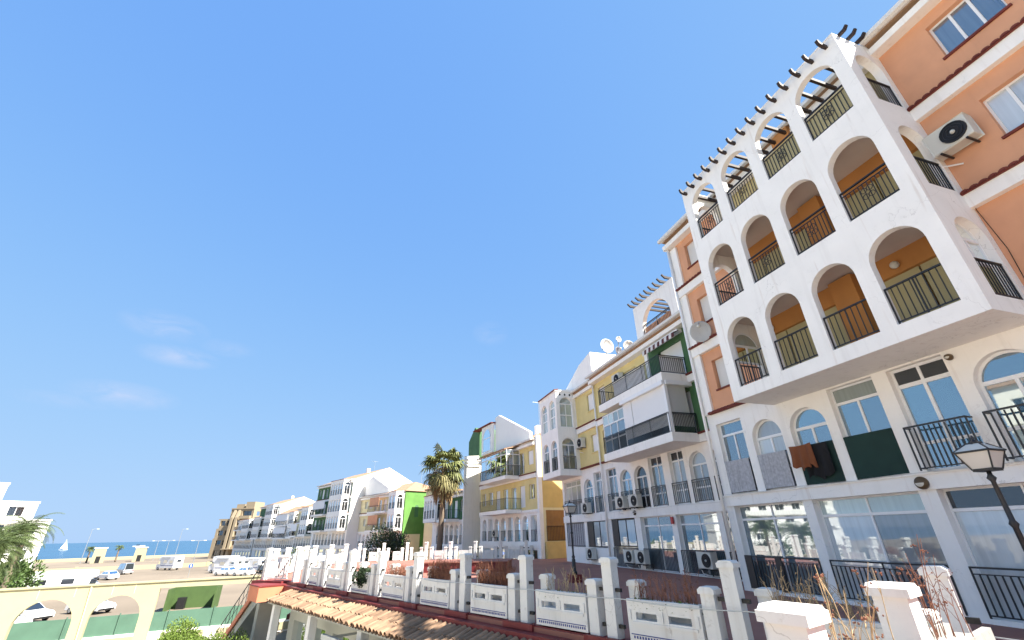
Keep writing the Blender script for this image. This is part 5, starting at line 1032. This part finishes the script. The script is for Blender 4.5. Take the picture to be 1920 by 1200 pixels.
car((-44.0, 45.6, GZ), R(-10), 'white car seen through the left arch of the arcade', 'carwhite', 4.4, 1.8, 1.45)
car((-42.2, 50.3, GZ), R(-14), 'white car behind another one, seen through the left arch', 'carwhite', 4.2, 1.75, 1.45)
car((-41.5, 41.2, GZ), R(-10), 'white car low at the bottom of the left arch by the green fence', 'carwhite', 4.2, 1.75, 1.4)

# ================================================================== SEA FRONT
sw_ = [(-64, 420), (-116, 229), (-127, 223.5), (-150, 203), (-187, 164), (-256, 109)]
wm = MB()
for (x0, y0), (x1, y1) in zip(sw_, sw_[1:]):
    d = Vector((x1-x0, y1-y0)); n_ = Vector((-d.y, d.x)).normalized()*.3; wm.add([(x0, y0, GZ), (x1, y1, GZ), (x1, y1, GZ+1.0), (x0, y0, GZ+1.0), (x0-n_.x, y0-n_.y, GZ), (x1-n_.x, y1-n_.y, GZ), (x1-n_.x, y1-n_.y, GZ+1.0), (x0-n_.x, y0-n_.y, GZ+1.0)], [(0, 1, 2, 3), (4, 5, 6, 7), (3, 2, 6, 7), (0, 3, 7, 4), (1, 2, 6, 5)])
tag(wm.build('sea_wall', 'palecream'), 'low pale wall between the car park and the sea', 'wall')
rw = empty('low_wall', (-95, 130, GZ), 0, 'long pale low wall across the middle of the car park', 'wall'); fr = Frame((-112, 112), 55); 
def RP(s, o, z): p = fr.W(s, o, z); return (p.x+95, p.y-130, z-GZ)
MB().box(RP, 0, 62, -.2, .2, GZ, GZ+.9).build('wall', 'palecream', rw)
for i in range(8): MB().box(RP, i*8.8-.3, i*8.8+.3, -.3, .3, GZ, GZ+1.1).build('pier', 'palecream', rw)
def kiosk(x, y, w, h, rz, label):
    e_ = empty('kiosk', (x, y, GZ), rz, label, 'kiosk', 'pale kiosks at the sea front'); MB().prism(ID, [(-w/2, 0), (w/2, 0), (w/2*.9, h), (-w/2*.9, h)], -w/2, w/2).build('wall', 'palecream', e_); MB().box(ID, -w/2*1.05, w/2*1.05, -w/2*1.08, w/2*1.08, h, h+.25).build('roof', 'whiteclean', e_); MB().box(ID, -.6, .6, -w/2-.02, -w/2+.02, 0, 2.0).build('door', 'black', e_)
kiosk(-142.6, 166.0, 3.4, 4.4, R(40), 'pale square kiosk by the sea, left of the small palms'); kiosk(-134, 173, 3.4, 4.2, R(35), 'pale square kiosk by the sea in front of the boats')
def tall_lamp(x, y, h, label, arms=1):
    e_ = empty('lamp_post', (x, y, GZ), R(40), label, 'lamp post', 'tall lamp posts in the car park'); MB().tube([(0, 0, 0), (0, 0, h)], .11, 8, r2=.06).build('pole', 'metal', e_)
    for k in range(arms): s_ = 1 if k == 0 else -1; MB().tube([(0, 0, h-.1), (s_*.8, 0, h), (s_*1.3, 0, h)], .05, 6).build('arm', 'metal', e_); MB().box(ID, *sorted((s_*1.1, s_*1.8)), -.15, .15, h-.06, h+.08).build('lamp_head', 'acwhite', e_)
tall_lamp(-145.5, 163, 10.4, 'tall single lamp post leftmost by the sea'); tall_lamp(-126.3, 180, 10.2, 'tall single lamp post by the sea in front of the far boat'); tall_lamp(-88.5, 134, 6.2, 'double-armed lamp post beside the motorhomes', 2); tall_lamp(-131.4, 176.4, 6.4, 'short double lamp post by the sea, leftmost of the pair', 2); tall_lamp(-129, 178.5, 6.4, 'short double lamp post by the sea, just left of the tall one', 2)
def sign(x, y, label):
    e_ = empty('road_sign', (x, y, GZ), R(215), label, 'road sign'); MB().tube([(0, 0, 0), (0, 0, 2.3)], .04, 6).build('pole', 'metal', e_); MB().prism(ID, [(.36*math.cos(t*math.pi/10), 2.0+.36*math.sin(t*math.pi/10)) for t in range(20)], .045, .06).build('disc', 'signblue', e_)
    MB().prism(ID, [(-.06, 1.78), (.06, 1.78), (.06, 2.02), (.16, 2.02), (0, 2.24), (-.16, 2.02), (-.06, 2.02)], .061, .066).build('arrow', 'whiteclean', e_)
sign(-61, 92, 'round blue road sign with a white arrow in the car park')
for x, y, h_, lb in ((-147.5, 167.5, 4.3, 'small palm by the sea, left of the kiosk'), (-140.5, 171, 4.5, 'small palm by the sea, right of the kiosk')):
    date_palm((x, y, GZ), h_, lb, 26, 1.6)
def sail(x, y, k, label):
    e_ = empty('sailboat', (x, y, -8.2), R(20), label, 'sailboat'); MB().loft([[(a*k, b*w_*k, c*k) for a, b in ((-4, -.6), (-4, .6), (0, 1), (4.5, 0), (0, -1))] for w_, c in ((.6, -.2), (1.2, 1.0))]).build('hull', 'carwhite', e_); MB().tube([(0, 0, 0), (0, 0, 12*k)], .1*k, 6).build('mast', 'whiteclean', e_); m_ = MB(); m_.prism(ID, [(.2*k, 1.6*k), (4*k, 1.6*k), (.2*k, 11*k)], -.03, .03); m_.build('sail', 'whiteclean', e_); MB().prism(ID, [(-.2*k, 1.6*k), (-3.4*k, 1.6*k), (-.2*k, 9*k)], -.03, .03).build('sail', 'whiteclean', e_)
sail(-612, 652, 1.1, 'white sailboat on the sea at the left')
mb_ = empty('motorboat', (-690, 880, -8.2), R(30), 'small white motorboat far out on the sea', 'boat'); MB().loft([[(a*2, b*w_*2, c*2) for a, b in ((-4, -.9), (-4, .9), (1, 1), (5, 0), (1, -1))] for w_, c in ((.7, -.2), (1.2, 1.0))]).build('hull', 'carwhite', mb_); MB().box(ID, -3, 2, -1.2, 1.2, 2, 3.6).build('cabin', 'glass_dark', mb_)

# antennas on the roofs and loose cables on the facades
def antenna(loc, rz, h, label):
    e_ = empty('antenna', loc, rz, label, 'antenna', 'television antennas on the roofs'); MB().tube([(0, 0, 0), (0, 0, h)], .025, 6).build('mast', 'metal', e_); MB().tube([(-.7, 0, h-.1), (.7, 0, h-.1)], .014, 5).build('boom', 'metal', e_)
    for i in range(8): x = -.65+i*.18; MB().tube([(x, -.25+.02*i, h-.1), (x, .25-.02*i, h-.1)], .009, 4).build('element', 'metal', e_)
antenna(C1.fr.W(6.0, -4.0, 9.6), R(20), 3.4, 'thin television antenna on the tiled roof of the yellow gabled building')
antenna(C4.fr.W(4, -6, 10.5), R(50), 3.6, 'thin television antenna on the white gable building with the three-storey bay')
antenna(C3.fr.W(3.2, -5, 8.6), R(10), 3.0, 'thin television antenna on the tiled roof above the lime green wall')
antenna(C6.fr.W(4, -5, 7.8), R(30), 3.2, 'thin television antenna far down the row on a white roof')
def cable(B, pts, r=.009): return B.part('cable', MB().tube(pts, r, 5, B.P), 'rubber' if r < .008 else 'whiteold')
cable(B1, [(x, .10+.01*math.sin(x*5), 1.12-.03*abs(math.sin(x*1.1))) for x in [-.2+.25*i for i in range(52)]])
cable(B2, [(x, OW+.09, 1.10-.05*abs(math.sin(x*.6))) for x in [-12.4+.3*i for i in range(40)]])
cable(B1, [(9.3, .05, 6.9), (9.27, .03, 6.3), (9.35, .02, 5.2), (9.3, .02, 4.1)], .007)
cable(B2, [(-12.7, OW+.1, 9.2), (-12.68, OW+.1, 6), (-12.7, OW+.1, 2)], .007)
